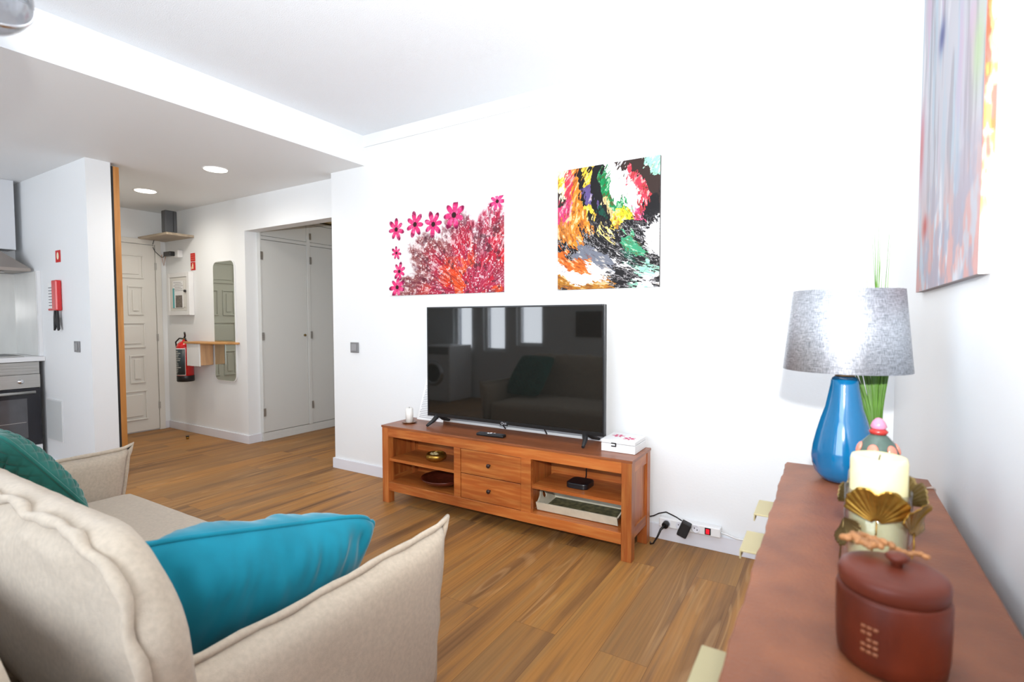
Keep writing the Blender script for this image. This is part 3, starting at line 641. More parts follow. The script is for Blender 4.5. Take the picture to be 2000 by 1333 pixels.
def art_pour():
    nx, ny = 330, 380; W, H = .63, .728
    u, v = np.meshgrid((np.arange(nx)+.5)/nx, (np.arange(ny)+.5)/ny, indexing='ij')
    K = [(1245, 225, 'c'), (1245, 330, 'c'), (1232, 290, 'y'), (1300, 250, 'r'), (1295, 330, 'r'), (1345, 220, 'o'), (1335, 330, 'o'), (1370, 430, 'o'), (1330, 480, 'o'), (1395, 520, 'o'), (1440, 590, 'o'), (1265, 470, 'p'), (1290, 430, 'p'), (1240, 395, 'k2'), (1300, 560, 'b'), (1360, 600, 'o'), (1250, 600, 'b'), (1330, 660, 'o'),
         (1385, 230, 'k'), (1420, 300, 'v'), (1435, 200, 'y'), (1430, 260, 'y'), (1440, 380, 'v'), (1480, 200, 'k'), (1480, 300, 'k'), (1500, 400, 'k'), (1530, 500, 'k'), (1510, 560, 'k'), (1445, 440, 'y'), (1480, 490, 'k'), (1400, 380, 'k'), (1550, 600, 'y2'), (1570, 540, 'k'), (1560, 450, 'k'), (1530, 470, 'dg'),
         (1540, 270, 'g'), (1545, 310, 'g'), (1570, 350, 'g'), (1590, 410, 'g'), (1650, 410, 'g'), (1600, 200, 'w'), (1620, 280, 'w'), (1650, 340, 'w'), (1700, 330, 'w'), (1740, 370, 'w'), (1700, 400, 'w'), (1640, 160, 'w'), (1600, 340, 'w'), (1690, 230, 'w'), (1560, 400, 't'), (1590, 450, 't'), (1650, 450, 'yg'), (1680, 470, 'yg'), (1620, 500, 'y'), (1620, 545, 'y'), (1600, 560, 'y'), (1680, 400, 'g'),
         (1770, 260, 'r'), (1800, 320, 'r'), (1780, 380, 'r'), (1750, 440, 'p'), (1720, 200, 'r'), (1660, 150, 'k2'), (1750, 150, 'k2'), (1820, 220, 'k2'), (1860, 300, 'k2'), (1850, 400, 'k'), (1840, 470, 'k'), (1780, 160, 'k2'), (1840, 125, 'm'), (1870, 130, 'm'),
         (1400, 600, 'k'), (1440, 640, 'k'), (1480, 660, 'k'), (1560, 640, 'k'), (1620, 600, 'k'), (1700, 540, 'k'), (1760, 540, 'k'), (1800, 500, 'k'), (1680, 600, 'k'), (1580, 720, 'k'), (1640, 760, 'k'), (1650, 840, 'k'), (1700, 870, 'k'), (1780, 800, 'k'), (1830, 740, 'k'), (1790, 660, 'k'), (1750, 920, 'k'), (1870, 820, 'k'), (1880, 930, 'k'), (1600, 930, 'k'), (1660, 940, 'k'),
         (1840, 590, 'w'), (1885, 620, 'w'), (1880, 560, 'w'), (1890, 720, 'w'), (1860, 700, 'w'), (1830, 830, 'm'), (1810, 860, 'm'), (1790, 940, 'w'), (1770, 960, 'm'), (1720, 640, 'g2'), (1740, 680, 'g2'), (1770, 740, 'g2'), (1730, 780, 'dg'), (1840, 890, 'w'), (1660, 810, 'w'),
         (1320, 700, 'k'), (1380, 720, 'gr'), (1360, 760, 'gr'), (1450, 720, 'gr'), (1500, 780, 'gr'), (1560, 790, 'gr'), (1270, 720, 'o2'), (1250, 760, 'o2'), (1270, 800, 'o2'), (1310, 830, 'o2'), (1370, 840, 'o2'), (1420, 810, 'o2'), (1290, 740, 'k'), (1240, 690, 'k'), (1410, 860, 'o2'), (1470, 840, 'w'), (1530, 880, 'w'), (1300, 900, 'w'), (1350, 920, 'w'), (1430, 920, 'w'), (1250, 860, 'w'), (1500, 920, 'w'),
         (1240, 930, 'd'), (1280, 950, 'd'), (1350, 960, 'd'), (1430, 960, 'd'), (1500, 960, 'd'), (1560, 950, 'd'), (1240, 980, 'k2'), (1320, 985, 'b')]
    cols = dict(c=(236, 228, 190), y=(232, 196, 60), r=(206, 56, 76), o=(224, 130, 40), p=(214, 60, 110), b=(196, 122, 50), k=(26, 24, 26), k2=(54, 40, 36), v=(92, 78, 130), g=(14, 130, 72), w=(240, 240, 242), t=(206, 178, 120), yg=(222, 220, 40), m=(150, 212, 186), dg=(20, 70, 56), g2=(60, 150, 110), gr=(110, 114, 126), o2=(216, 102, 34), d=(176, 118, 40), y2=(220, 200, 120))
    P = []; ci = []
    names = list(cols)
    for px, py, k in K:
        uu = (px-1217)/683.; zb = 992-27*uu; zt_ = 190-105*uu
        P.append((uu*W, (zb-py)/(zb-zt_)*H)); ci.append(names.index(k))
    P = np.array(P); ci = np.array(ci); ctab = np.array([cols[n] for n in names], float)
    x, y = u*W, v*H
    # streak direction: vertical at top left, diagonal (down-right) below
    ang = np.interp(y/H, [0, .35, .6, 1], [-.35, -.75, -1.1, -1.45])
    ca, sa = np.cos(ang), np.sin(ang)
    al = x*ca+y*sa; ac = -x*sa+y*ca
    w1 = fbm(al*7, ac*34, 101, 4)-.5; w2 = fbm(al*9+9, ac*40+3, 131, 4)-.5; w3 = fbm(x*14, y*14, 151, 4)-.5
    w4 = fbm(x*60, y*60, 161, 3)-.5; w5 = fbm(x*60+9, y*60, 167, 3)-.5
    xx = x+ca*w1*.12-sa*w3*.045+w4*.022; yy = y+sa*w1*.12+ca*w3*.045+w5*.022
    best = np.full(x.shape, 9e9); idx = np.zeros(x.shape, int); sec = np.full(x.shape, 9e9); sidx = np.zeros(x.shape, int)
    for i, (a, b) in enumerate(P):
        dx = xx-a; dy = yy-b; d = ((dx*ca+dy*sa)*.6)**2+(-dx*sa+dy*ca)**2
        new = d < best
        sec = np.where(new, best, np.minimum(sec, d)); sidx = np.where(new, idx, np.where(d <= sec, i, sidx))
        idx = np.where(new, i, idx); best = np.where(new, d, best)
    bnd = sstep(.0009, .0, np.sqrt(sec)-np.sqrt(best)-.0005)
    C = ctab[ci[idx]]; C2 = ctab[ci[sidx]]
    C = mixc(C, C2, sstep(.60, .66, fbm(al*12, ac*90, 171, 3)))
    dark = (C.sum(-1) < 160)
    vein = sstep(.035, .0, np.abs(fbm(al*10, ac*46, 181, 4)-.5))
    lum = fbm(al*26, ac*80, 191, 4); C = mixc(C, (250, 236, 214), sstep(.56, .70, lum)*(~dark)*.55); C = mixc(C, (120, 60, 30), sstep(.42, .32, lum)*(~dark)*(C[..., 2] < 120)*.6)
    C = mixc(C, (236, 234, 236), dark*sstep(.030, .0, np.abs(fbm(al*22, ac*60, 197, 4)-.56))*sstep(.62, .45, v)*.9)
    C = mixc(C, (196, 190, 190), vein*dark*sstep(.62, .42, v)*.75)
    C = mixc(C, (60, 40, 36), vein*(~dark)*.35)
    return C, W, H

def art_streaks():
    nx, ny = 150, 460; W, H = .82, 1.2
    u, v = np.meshgrid((np.arange(nx)+.5)/nx, (np.arange(ny)+.5)/ny, indexing='ij')   # u: 0 far end, 1 near end
    C = np.ones((nx, ny, 3))*np.array((206, 206, 216.))
    n1 = fbm(u*9, v*2.2, 201, 4); n2 = fbm(u*14+3, v*3, 211, 4); n3 = fbm(u*7, v*2.5, 221, 4); n4 = fbm(u*18, v*9, 231, 4)
    C = mixc(C, (236, 234, 240), sstep(.5, .62, n1)); C = mixc(C, (186, 206, 222), sstep(.52, .66, n2)*.8)
    C = mixc(C, (216, 176, 206), sstep(.52, .66, n3)*.6*sstep(.2, .5, v)); C = mixc(C, (166, 160, 172), sstep(.58, .7, fbm(u*20, v*3, 241))*.7)
    C = mixc(C, (232, 160, 150), sstep(.42, .55, n4)*sstep(.36, .05, v)*.75); C = mixc(C, (168, 176, 200), sstep(.52, .62, fbm(u*9, v*9, 251))*sstep(.4, .1, v)*.7)
    C = mixc(C, (60, 70, 140), np.exp(-(((u-.42)/.05)**2+((v-.62)/.035)**2))*.9); C = mixc(C, (190, 216, 160), np.exp(-(((u-.93)/.06)**2+((v-.42)/.07)**2))*.8)
    C = mixc(C, (214, 90, 90), np.exp(-(((u-.04)/.05)**2+((v-.42)/.1)**2))*.7); C = mixc(C, (200, 50, 40), np.exp(-(((u-.18)/.05)**2+((v-.18)/.03)**2))*.8)
    return C*.87, W, H

def lin(C):
    c = np.clip(C/255., 0, 1); return np.where(c <= .04045, c/12.92, ((c+.055)/1.055)**2.4)

def paint_mat(name, rough=.42):
    m = bpy.data.materials.new(name); m.use_nodes = True; nt = m.node_tree
    a = nt.nodes.new('ShaderNodeVertexColor'); a.layer_name = 'paint'
    b = nt.nodes['Principled BSDF']; nt.links.new(a.outputs[0], b.inputs['Base Color']); b.inputs['Roughness'].default_value = .55; b.inputs['Specular IOR Level'].default_value = .22
    return m

def painted_face(name, art, P0, U, V, m, parent):
    """grid of coloured faces: P0 corner, U and V edge vectors"""
    C, W, H = art; nx, ny = C.shape[:2]
    off = root_off(parent)
    i, j = np.meshgrid(np.arange(nx+1)/nx, np.arange(ny+1)/ny, indexing='ij')
    P = (np.array(P0)-np.array(off))[None, None]+i[..., None]*np.array(U)+j[..., None]*np.array(V)
    idx = np.arange((nx+1)*(ny+1)).reshape(nx+1, ny+1)
    F = np.stack([idx[:-1, :-1], idx[1:, :-1], idx[1:, 1:], idx[:-1, 1:]], -1).reshape(-1, 4)
    me = bpy.data.meshes.new(name); nv = P.reshape(-1, 3)
    me.vertices.add(len(nv)); me.vertices.foreach_set('co', nv.ravel())
    me.loops.add(F.size); me.loops.foreach_set('vertex_index', F.ravel().astype(np.int32))
    me.polygons.add(len(F)); me.polygons.foreach_set('loop_start', np.arange(0, F.size, 4, dtype=np.int32)); 
    me.update(calc_edges=True)
    at = me.color_attributes.new('paint', 'FLOAT_COLOR', 'CORNER')
    cc = np.ones((len(F), 4, 4)); cc[:, :, :3] = lin(C).reshape(-1, 1, 3)
    at.data.foreach_set('color', cc.ravel().astype(np.float32))
    me.materials.append(m)
    o = bpy.data.objects.new(name, me); COL.objects.link(o); o.parent = parent
    return o

PM = paint_mat('acrylic_paint')
M['canvas'] = mat('canvas_white', (232, 232, 232), .6)
t = thing('canvas_painting', 'white canvas with pink flowers and a crimson splash, left above the television', 'painting', (-2.36, YW-.01, 1.43))
MB().box(-2.885, YW-.02, 1.43, -1.842, YW-.001, 2.065).build('stretched_canvas', M['canvas'], t)
painted_face('painted_front', art_floral(), (-2.885, YW-.0205, 1.43), (1.043, 0, 0), (0, 0, .635), PM, t)
t = thing('canvas_painting', 'abstract poured canvas in black, orange, green and white, right above the television', 'painting', (-1.13, YW-.01, 1.43))
MB().box(-1.45, YW-.02, 1.43, -.82, YW-.001, 2.157).build('stretched_canvas', mat('canvas_dark_edge', (60, 52, 50), .6), t)
painted_face('painted_front', art_pour(), (-1.45, YW-.0205, 1.43), (.63, 0, 0), (0, 0, .727), PM, t)
# painting on right wall
t = thing('canvas_painting', 'tall pale streaky canvas with a fiery painted edge on the right wall', 'painting', (XR-.01, 1.75, 1.33))
MB().box(XR-.018, 1.31, 1.335, XR-.001, 2.15, 2.40).build('stretched_canvas', mat('canvas_grey_edge', (150, 140, 140), .6), t)
painted_face('painted_front', art_streaks(), (XR-.0185, 2.15, 1.335), (0, -.84, 0), (0, 0, 1.065), PM, t)
def art_fire():
    nx, ny = 10, 260
    u, v = np.meshgrid((np.arange(nx)+.5)/nx, (np.arange(ny)+.5)/ny, indexing='ij')
    C = np.ones((nx, ny, 3))*np.array((240, 236, 232.))
    a = fbm(u*1.2, v*17, 301, 3); b_ = fbm(u*1.4+2, v*25, 311, 3)
    f_ = sstep(.05, .16, v)*(.55+.45*sstep(.35, .5, v))
    C = mixc(C, (226, 90, 50), sstep(.36, .50, a)*f_); C = mixc(C, (230, 176, 40), sstep(.50, .60, b_)*f_); C = mixc(C, (196, 40, 40), sstep(.60, .70, a)*f_)
    C = mixc(C, (214, 70, 50), sstep(.3, .1, u)*sstep(.40, .5, b_)*f_)
    return C, 1, 1
painted_face('painted_edge', art_fire(), (XR-.018, 1.3095, 1.335), (.017, 0, 0), (0, 0, 1.065), PM, t)

# ------------------------------------------------------------------ TV stand
x0, x1, y0, y1, H = -2.6, -.845, 2.54, 2.86, .53
ts = thing('tv_stand', 'long orange-brown wooden television stand with two drawers and open shelves', 'tv stand', ((x0+x1)/2, (y0+y1)/2, 0))
TZ, TX = M['teakz'], M['teak']
MB().box(x0-.004, y0-.004, H-.014, x1+.004, y1, H).build('top', M['teaktop'], ts, bevel=.002)
for xa in (x0, x1-.055):
    for ya in (y0, y1-.055): MB().box(xa, ya, 0, xa+.055, ya+.055, H-.0145).build('leg', TZ, ts, bevel=.002)
fr = MB(); a, b = x0+.0555, x1-.0555; d0, d1, e0, e1 = -1.985, -1.935, -1.50, -1.435
fr.box(a, y0+.002, .455, b, y0+.035, H-.0145).box(a, y0+.002, .085, b, y0+.035, .145)
fr.box(d0, y0+.002, .145, d1, y0+.035, .455).box(e0, y0+.002, .145, e1, y0+.035, .455)
fr.build('front_frame', TX, ts, bevel=.0015)
for xa, xb in ((x0+.004, x0+.03), (x1-.03, x1-.004)):
    MB().box(xa, y0+.056, .455, xb, y1-.056, H-.0145).build('side_rail', M['teaky'], ts, bevel=.001)
    MB().box(xa, y0+.056, .11, xb, y1-.056, .165).build('side_rail', M['teaky'], ts, bevel=.001)
for xa, xb in ((x0+.013, x0+.024), (x1-.024, x1-.013)): MB().box(xa, y0+.056, .1655, xb, y1-.056, .4545).build('side_panel', TZ, ts)
MB().box(a, y1-.02, .10, b, y1-.008, H-.0145).build('back_panel', TX, ts)
MB().box(a, y0+.0355, .125, d0+.02, y1-.021, .145).build('bottom_shelf', TX, ts)
MB().box(e1-.02, y0+.0355, .125, b, y1-.021, .145).build('bottom_shelf', TX, ts)
MB().box(a, y0+.012, .287, d0-.001, y1-.021, .305).build('middle_shelf', TX, ts)
MB().box(e1+.001, y0+.012, .287, b, y1-.021, .305).build('middle_shelf', TX, ts)
MB().box(d0+.021, y0+.036, .146, d0+.035, y1-.021, .515).build('divider', TZ, ts)
MB().box(e1-.035, y0+.036, .146, e1-.021, y1-.021, .515).build('divider', TZ, ts)
for za, zb in ((.303, .452), (.148, .299)):
    d_ = MB().box(d1+.003, y0+.006, za, e0-.003, y0+.03, zb).build('drawer', M['teak'], ts, bevel=.002)
    xc, zc = (d1+e0)/2, (za+zb)/2
    MB().cyl((xc, y0-.010, zc), (xc, y0+.006, zc), .006).ball((xc, y0-.013, zc), .013, (1, .7, 1)).build('knob', mat('dark_knob', (60, 44, 40), .4, metal=.5), d_)

# objects in stand
zs1, zs2 = .3055, .1455
t = thing('bowl', 'small golden bowl on the upper left shelf of the stand', 'bowl', (-2.225, 2.66, zs1))
MB().lathe([(0, 0), (.035, 0), (.066, .018), (.072, .036), (.064, .052), (.056, .056), (.054, .05), (.062, .036), (.055, .02), (0, .008)], (-2.225, 2.66, zs1), 36).build('shell', M['gold'], t)
rr = random.Random(2); g = MB()
for k in range(16):
    a_ = rr.random()*6.28; q = rr.random()*.035; g.ball((-2.225+q*math.cos(a_), 2.66+q*math.sin(a_), zs1+.034+.012*rr.random()), .012+.004*rr.random(), seg=8)
g.build('pebbles', mat('pebbles', (196, 176, 130), .6, var=.5, vscale=40), t)['kind'] = 'stuff'
t = thing('wooden_dish', 'wide dark red wooden dish on the lower left shelf', 'dish', (-2.19, 2.69, zs2))
MB().lathe([(0, 0), (.06, 0), (.12, .022), (.15, .05), (.147, .054), (.115, .03), (.05, .01), (0, .01)], (-2.19, 2.69, zs2), 44, sx=1).build('bowl_shell', M['darkbowl'], t)
t = thing('set_top_box', 'small black rounded set-top box on the upper right shelf', 'media box', (-1.19, 2.68, zs1))
MB().prism([(p[0], p[1]) for p in rrect(-1.255, -1.125, 2.615, 2.745, .03)], (zs1, zs1+.03)).build('case', mat('satin_black', (24, 26, 30), .3), t, bevel=.004)
MB().tube([(-1.19, 2.745, zs1+.015), (-1.195, 2.775, zs1+.03), (-1.20, 2.79, zs1+.09), (-1.205, 2.80, zs1+.14)], .004, 6).build('cord', M['black'], t)
# tray leaning on lower right shelf (rotated about x)
tr = thing('serving_tray', 'cream serving tray with handle holes tilted on the lower right shelf', 'tray', (-1.18, 2.625, zs2+.001))
TM = Matrix.Translation((-1.185, 2.608, zs2+.0035)) @ Matrix.Rotation(math.radians(1), 4, 'Z') @ Matrix.Rotation(math.radians(3.5), 4, 'X')
tw = .222
b = MB(); b.box(-tw, 0, 0, tw, .20, .008, TM); b.build('tray_base', M['traypaint'], tr)
b = MB(); b.box(-tw+.012, .012, .0085, tw-.012, .188, .0095, TM); b.build('printed_panel', M['traybottom'], tr)
b = MB(); b.prism([(0, 0), (.008, 0), (-.006, .05), (-.014, .05)], (-tw-.02, tw+.02), TM @ Matrix(((0, 0, 1, 0), (1, 0, 0, 0), (0, 1, 0, 0), (0, 0, 0, 1)))).build('tray_side', M['traypaint'], tr)
b = MB(); b.prism([(.192, 0), (.2, 0), (.212, .05), (.204, .05)], (-tw-.02, tw+.02), TM @ Matrix(((0, 0, 1, 0), (1, 0, 0, 0), (0, 1, 0, 0), (0, 0, 0, 1)))); b.build('tray_side', M['traypaint'], tr)
for sx in (-1, 1):
    b = MB(); n = 20
    prof = [(0, .008)]+[(.2*k/n, .05+.04*math.exp(-((k/n-.5)/.22)**2)) for k in range(n+1)]+[(.2, .008)]
    xe = sx*(tw-.004)
    # end board with a round hole, built as a ring strip
    hc = (.10, .055); outer = []; inner = []
    for k in range(48):
        a_ = 2*math.pi*k/48; dx, dy = math.cos(a_), math.sin(a_); tmax = 9
        for s_ in np.linspace(.021, .16, 80):
            px_, pz_ = hc[0]+dx*s_, hc[1]+dy*s_
            hgt = .05+.04*math.exp(-((px_/.2-.5)/.22)**2)
            if px_ < 0 or px_ > .2 or pz_ < .0 or pz_ > hgt: break
            ox, oz = px_, pz_
        outer.append((ox, oz)); inner.append((hc[0]+dx*.02, hc[1]+dy*.017))
    for th0 in (0,):
        vo = [[b.bm.verts.new(TM @ Vector((xe+q, p[0], p[1]))) for p in outer] for q in (-.004, .004)]
        vi = [[b.bm.verts.new(TM @ Vector((xe+q, p[0], p[1]))) for p in inner] for q in (-.004, .004)]
        for k in range(48):
            j = (k+1) % 48
            b.bm.faces.new([vo[0][k], vo[0][j], vi[0][j], vi[0][k]]); b.bm.faces.new([vo[1][k], vi[1][k], vi[1][j], vo[1][j]])
            b.bm.faces.new([vo[0][k], vo[1][k], vo[1][j], vo[0][j]]); b.bm.faces.new([vi[0][k], vi[0][j], vi[1][j], vi[1][k]])
    Ti = TM.inverted()
    for v_ in b.bm.verts:
        q = Ti @ v_.co; q.x += sx*q.z*.5; v_.co = TM @ q
    b.build('tray_end', M['traypaint'], tr)

# ------------------------------------------------------------------ television
tv = thing('television', 'large black flat television reflecting windows, standing on the wooden stand', 'television', (-1.705, 2.75, H))
X0, X1, Z0, Z1, yt = -2.345, -1.065, .592, 1.333, 2.72
MB().box(X0, yt+.002, Z0, X1, yt+.035, Z1).box(X0+.15, yt+.035, Z0+.03, X1-.15, yt+.075, Z1-.25).build('back_housing', M['black'], tv, bevel=.004)
sm = mat('screen_glass', (24, 24, 22), .035, spec=.7); 
scn = MB().box(X0+.010, yt-.0015, Z0+.022, X1-.010, yt+.0018, Z1-.010).build('screen', sm, tv)
bz = MB(); e = .009
bz.box(X0, yt-.003, Z0, X0+e, yt+.002, Z1).box(X1-e, yt-.003, Z0, X1, yt+.002, Z1).box(X0+e, yt-.003, Z1-e, X1-e, yt+.002, Z1).box(X0+e, yt-.003, Z0, X1-e, yt+.002, Z0+.021)
bz.build('bezel', mat('bezel_black', (26, 26, 27), .3), tv, bevel=.001)
logo = mat('logo_silver', (200, 200, 205), .3)
lx, lz = -1.725, Z0+.008
MB().box(lx-.03, yt-.006, Z0-.006, lx+.03, yt-.0032, Z0+.02).build('logo_tab', M['black'], tv, bevel=.002)
MB().tube([(lx-.012+.0075*math.cos(a_), yt-.0066, lz+.0075*math.sin(a_)) for a_ in [k*2*math.pi/16 for k in range(16)]], .0012, 5, closed=True).build('logo_ring', logo, tv)
text_mesh('LG', .016, fac_y(lx+.010, yt-.0066, lz), 'logo_text', logo, tv)
for xc in (-2.3, -1.15):
    s_ = 1 if xc > -1.7 else -1
    f = MB(); f.tube([(xc+s_*(-.01), yt-.075, H+.008), (xc-s_*.02, yt-.02, H+.035), (xc-s_*.035, yt+.012, H+.07)], [.009, .014, .018], 8)
    f.tube([(xc+s_*(-.01), yt+.165, H+.008), (xc-s_*.02, yt+.08, H+.035), (xc-s_*.035, yt+.02, H+.07)], [.008, .013, .017], 8)
    f.build('foot', M['mblack'], tv)
MB().tube([(-1.83, yt+.05, .62), (-1.82, yt+.10, .585), (-1.80, yt+.135, H+.004)], .004, 6).build('power_cord', M['black'], tv)
MB().tube([(-1.50, yt+.05, .62), (-1.495, yt+.10, .57), (-1.495, yt+.135, H+.004)], .004, 6).build('aerial_cord', M['black'], tv)
# things on the stand
t = thing('pillar_candle', 'slim white candle on a dark saucer left of the television', 'candle', (-2.487, 2.69, H))
MB().lathe([(0, .006), (.026, .006), (.026, .102), (.022, .105), (0, .101)], (-2.487, 2.69, H), 28).build('wax', M['whitewax'], t)
MB().cyl((-2.487, 2.69, H+.1), (-2.487, 2.69, H+.112), .0012, 6).build('wick', M['black'], t)
MB().lathe([(0, 0), (.03, 0), (.052, .007), (.052, .009), (.028, .0055), (0, .0055)], (-2.487, 2.69, H), 32).build('saucer', mat('saucer_bronze', (120, 74, 40), .3, metal=.6), t)
pp = thing('printed_sheet', 'white sheet of printed text standing behind the television, left edge showing', 'paper', (-2.4, 2.83, H))
PMt = Matrix.Translation((-2.53, 2.815, H+.001)) @ Matrix.Rotation(math.radians(-14), 4, 'X')
MB().prism([(0, 0), (.24, 0), (.24, .33), (.035, .33)], (0, .0012), PMt @ Matrix(((1, 0, 0, 0), (0, 0, -1, 0), (0, 1, 0, 0), (0, 0, 0, 1)))).build('sheet', M['paper'], pp)
g = MB(); rr = random.Random(9)
for k in range(24):
    zz = .305-.0125*k; xa = .04*(zz/.33)+.012; g.box(xa+.01*rr.random(), -.0026, zz, xa+.12+.08*rr.random(), -.0016, zz+.0035, PMt)
g.build('text_lines', mat('ink_light', (150, 152, 158), .6), pp)
# remote
t = thing('remote_control', 'black remote control lying on the stand in front of the television', 'remote', (-1.76, 2.635, H))
RM = Matrix.Translation((-1.765, 2.632, H+.001)) @ Matrix.Rotation(math.radians(4), 4, 'Z')
MB().box(-.095, -.022, 0, .095, .022, .018, RM).build('body', M['black'], t, bevel=.006, seg=3)
g = MB().box(-.086, -.017, .0178, .086, .019, .0186, RM)
for i in range(13):
    for j in range(3):
        if 5 <= i <= 6 or i == 9: continue
        g.box(-.082+i*.0128, -.014+j*.0105, .018, -.074+i*.0128, -.0075+j*.0105, .0205, RM)
g.build('keypad', mat('button_grey', (70, 70, 74), .4), t)
g = MB(); g.box(-.020, -.012, .018, -.008, -.002, .0212, RM).box(-.006, -.002, .018, .006, .010, .0212, RM).box(.018, .0, .018, .028, .008, .0212, RM); g.build('white_buttons', M['paper'], t)
# box
bxr = thing('keepsake_box', 'white wooden box with pink painted flowers and black clasp on the stand', 'box', (-.955, 2.76, H))
BX0, BX1, BY0, BY1 = -1.058, -.868, 2.66, 2.85
MB().box(BX0, BY0, H+.001, BX1, BY1, H+.045).build('body', M['white'], bxr, bevel=.002)
ld = MB().box(BX0, BY0, H+.047, BX1, BY1, H+.066).build('lid', M['white'], bxr, bevel=.002)
pk = mat('pink_petals', (204, 40, 104), .5)
g = MB()
for fx, fy, fr_, a0 in ((-1.0, 2.775, .036, .2), (-.925, 2.735, .038, .7)):
    for k in range(6):
        a_ = a0+k*math.pi/3; ux, uy = math.cos(a_), math.sin(a_)
        g.prism([(fx+ux*.006, fy+uy*.006), (fx+ux*fr_*.5-uy*.008, fy+uy*fr_*.5+ux*.008), (fx+ux*fr_, fy+uy*fr_), (fx+ux*fr_*.5+uy*.008, fy+uy*fr_*.5-ux*.008)], (H+.0662, H+.067))
g.build('painted_petals', pk, ld)
g = MB().box(-1.0, BY0-.004, H+.046, -.972, BY0-.0005, H+.052).box(-1.0, BY0-.004, H+.030, -.972, BY0-.0005, H+.036).box(-.978, BY0-.004, H+.036, -.971, BY0-.0005, H+.046)
g.build('clasp', M['black'], bxr, bevel=.001)

# ------------------------------------------------------------------ power strip at the wall
ps = thing('power_strip', 'white power strip with a glowing red switch along the baseboard', 'power strip', (-.63, YW-.03, .086))
PX0, PX1, PZ = -.80, -.475, .0865
MB().box(PX0, YW-.05, PZ, PX1, YW-.002, PZ+.052).build('housing', M['white'], ps, bevel=.006)
for xc in (-.755, -.685, -.60):
    so = MB().lathe([(0, .0002), (.016, .0002), (.019, .0012), (.022, .0012), (.022, 0)], (0, 0, 0), 24, Matrix.Translation((xc, YW-.0502, PZ+.026)) @ Matrix.Rotation(math.pi/2, 4, 'X')).build('socket', M['trim'], ps)
    MB().cyl((xc-.007, YW-.052, PZ+.03), (xc-.007, YW-.0505, PZ+.03), .003, 8).cyl((xc+.007, YW-.052, PZ+.022), (xc+.007, YW-.0505, PZ+.022), .003, 8).build('pin_holes', M['black'], so)
MB().box(-.553, YW-.053, PZ+.008, -.523, YW-.0502, PZ+.044).build('switch_frame', M['black'], ps)
MB().box(-.547, YW-.056, PZ+.013, -.529, YW-.053, PZ+.039).build('rocker', emit_mat('red_rocker', (230, 20, 40), .5), ps)
MB().tube([(PX1, YW-.03, PZ+.026), (-.44, YW-.03, PZ+.02), (-.40, YW-.022, PZ+.006), (-.3, YW-.012, PZ+.005), (.1, YW-.012, PZ+.005)], .0045, 6).build('lead', M['white'], ps)
t = thing('power_adapter', 'black power adapter hanging from the white power strip', 'adapter', (-.66, YW-.09, .06))
AM = Matrix.Translation((-.652, YW-.075, .115)) @ Matrix.Rotation(math.radians(22), 4, 'Y') @ Matrix.Rotation(math.radians(8), 4, 'Z')
MB().box(-.026, -.018, -.05, .026, .022, .035, AM).build('body', M['mblack'], t, bevel=.006)
MB().tube([(-.668, YW-.075, .152), (-.70, YW-.07, .165), (-.76, YW-.05, .175), (-.80, YW-.05, .16), (-.83, YW-.05, .14), (-.87, YW-.05, .125)], .0035, 6).build('cord', M['black'], t)
t = thing('plug', 'round black plug at the left end of the power strip', 'plug', (-.755, YW-.07, .112))
MB().cyl((-.755, YW-.0525, PZ+.026), (-.758, YW-.085, PZ+.022), .018).build('plug_head', M['black'], t, bevel=.004)
MB().tube([(-.758, YW-.08, PZ+.022), (-.775, YW-.10, PZ+.005), (-.79, YW-.11, .05), (-.81, YW-.12, .012), (-.825, YW-.12, .006), (-.832, YW-.10, .006)], [.008, .006, .005, .0045, .0045, .0045], 8).build('cord', M['black'], t)

# ------------------------------------------------------------------ sofa
XA0, XA1 = -3.02, -.97        # outer faces of arms
sf = thing('sofa', 'beige fabric sofa seen from behind its right arm', 'sofa', ((XA0+XA1)/2, .7, 0))
def fold(p, s, f): return mnoise.noise(Vector(p)*f)*s
def rbox(cx_, cy_, cz_, hx, hy, hz, r, wr=.0, wf=6, tilt=0, n=14, bul=(0, 0, 0), piv=None):
    """softly bulged rounded box as list based surface; returns MB"""
    b = MB(); g = bmesh.ops.create_cube(b.bm, size=2)
    bmesh.ops.subdivide_edges(b.bm, edges=b.bm.edges[:], cuts=n, use_grid_fill=True)
    T = Matrix.Translation((cx_, cy_, cz_)) @ Matrix.Rotation(tilt, 4, 'X')
    for v_ in b.bm.verts:
        p = v_.co.copy(); h = Vector((hx, hy, hz))
        q = Vector((p.x*hx, p.y*hy, p.z*hz))
        inner = Vector((max(-hx+r, min(hx-r, q.x)), max(-hy+r, min(hy-r, q.y)), max(-hz+r, min(hz-r, q.z))))
        d = q-inner
        if d.length > 1e-6:
            # spread corner samples evenly
            d = d.normalized()*r; q = inner+d
        q.x += (bul[0]*(1-p.y**2)*(1-p.z**2))*(1 if p.x > 0 else -1)*abs(p.x)**3
        q.y += (bul[1]*(1-p.x**4)*(1-p.z**2))*(1 if p.y > 0 else -1)*abs(p.y)**3
        q.z += (bul[2]*(1-p.x**4)*(1-p.y**2))*(1 if p.z > 0 else -1)*abs(p.z)**3
        w_ = T @ q
        if wr:
            nn = mnoise.noise(w_*wf)+.5*mnoise.noise(w_*wf*2.3)
            w_ += (w_-Vector((cx_, cy_, cz_))).normalized()*nn*wr
        v_.co = w_
    return b, T

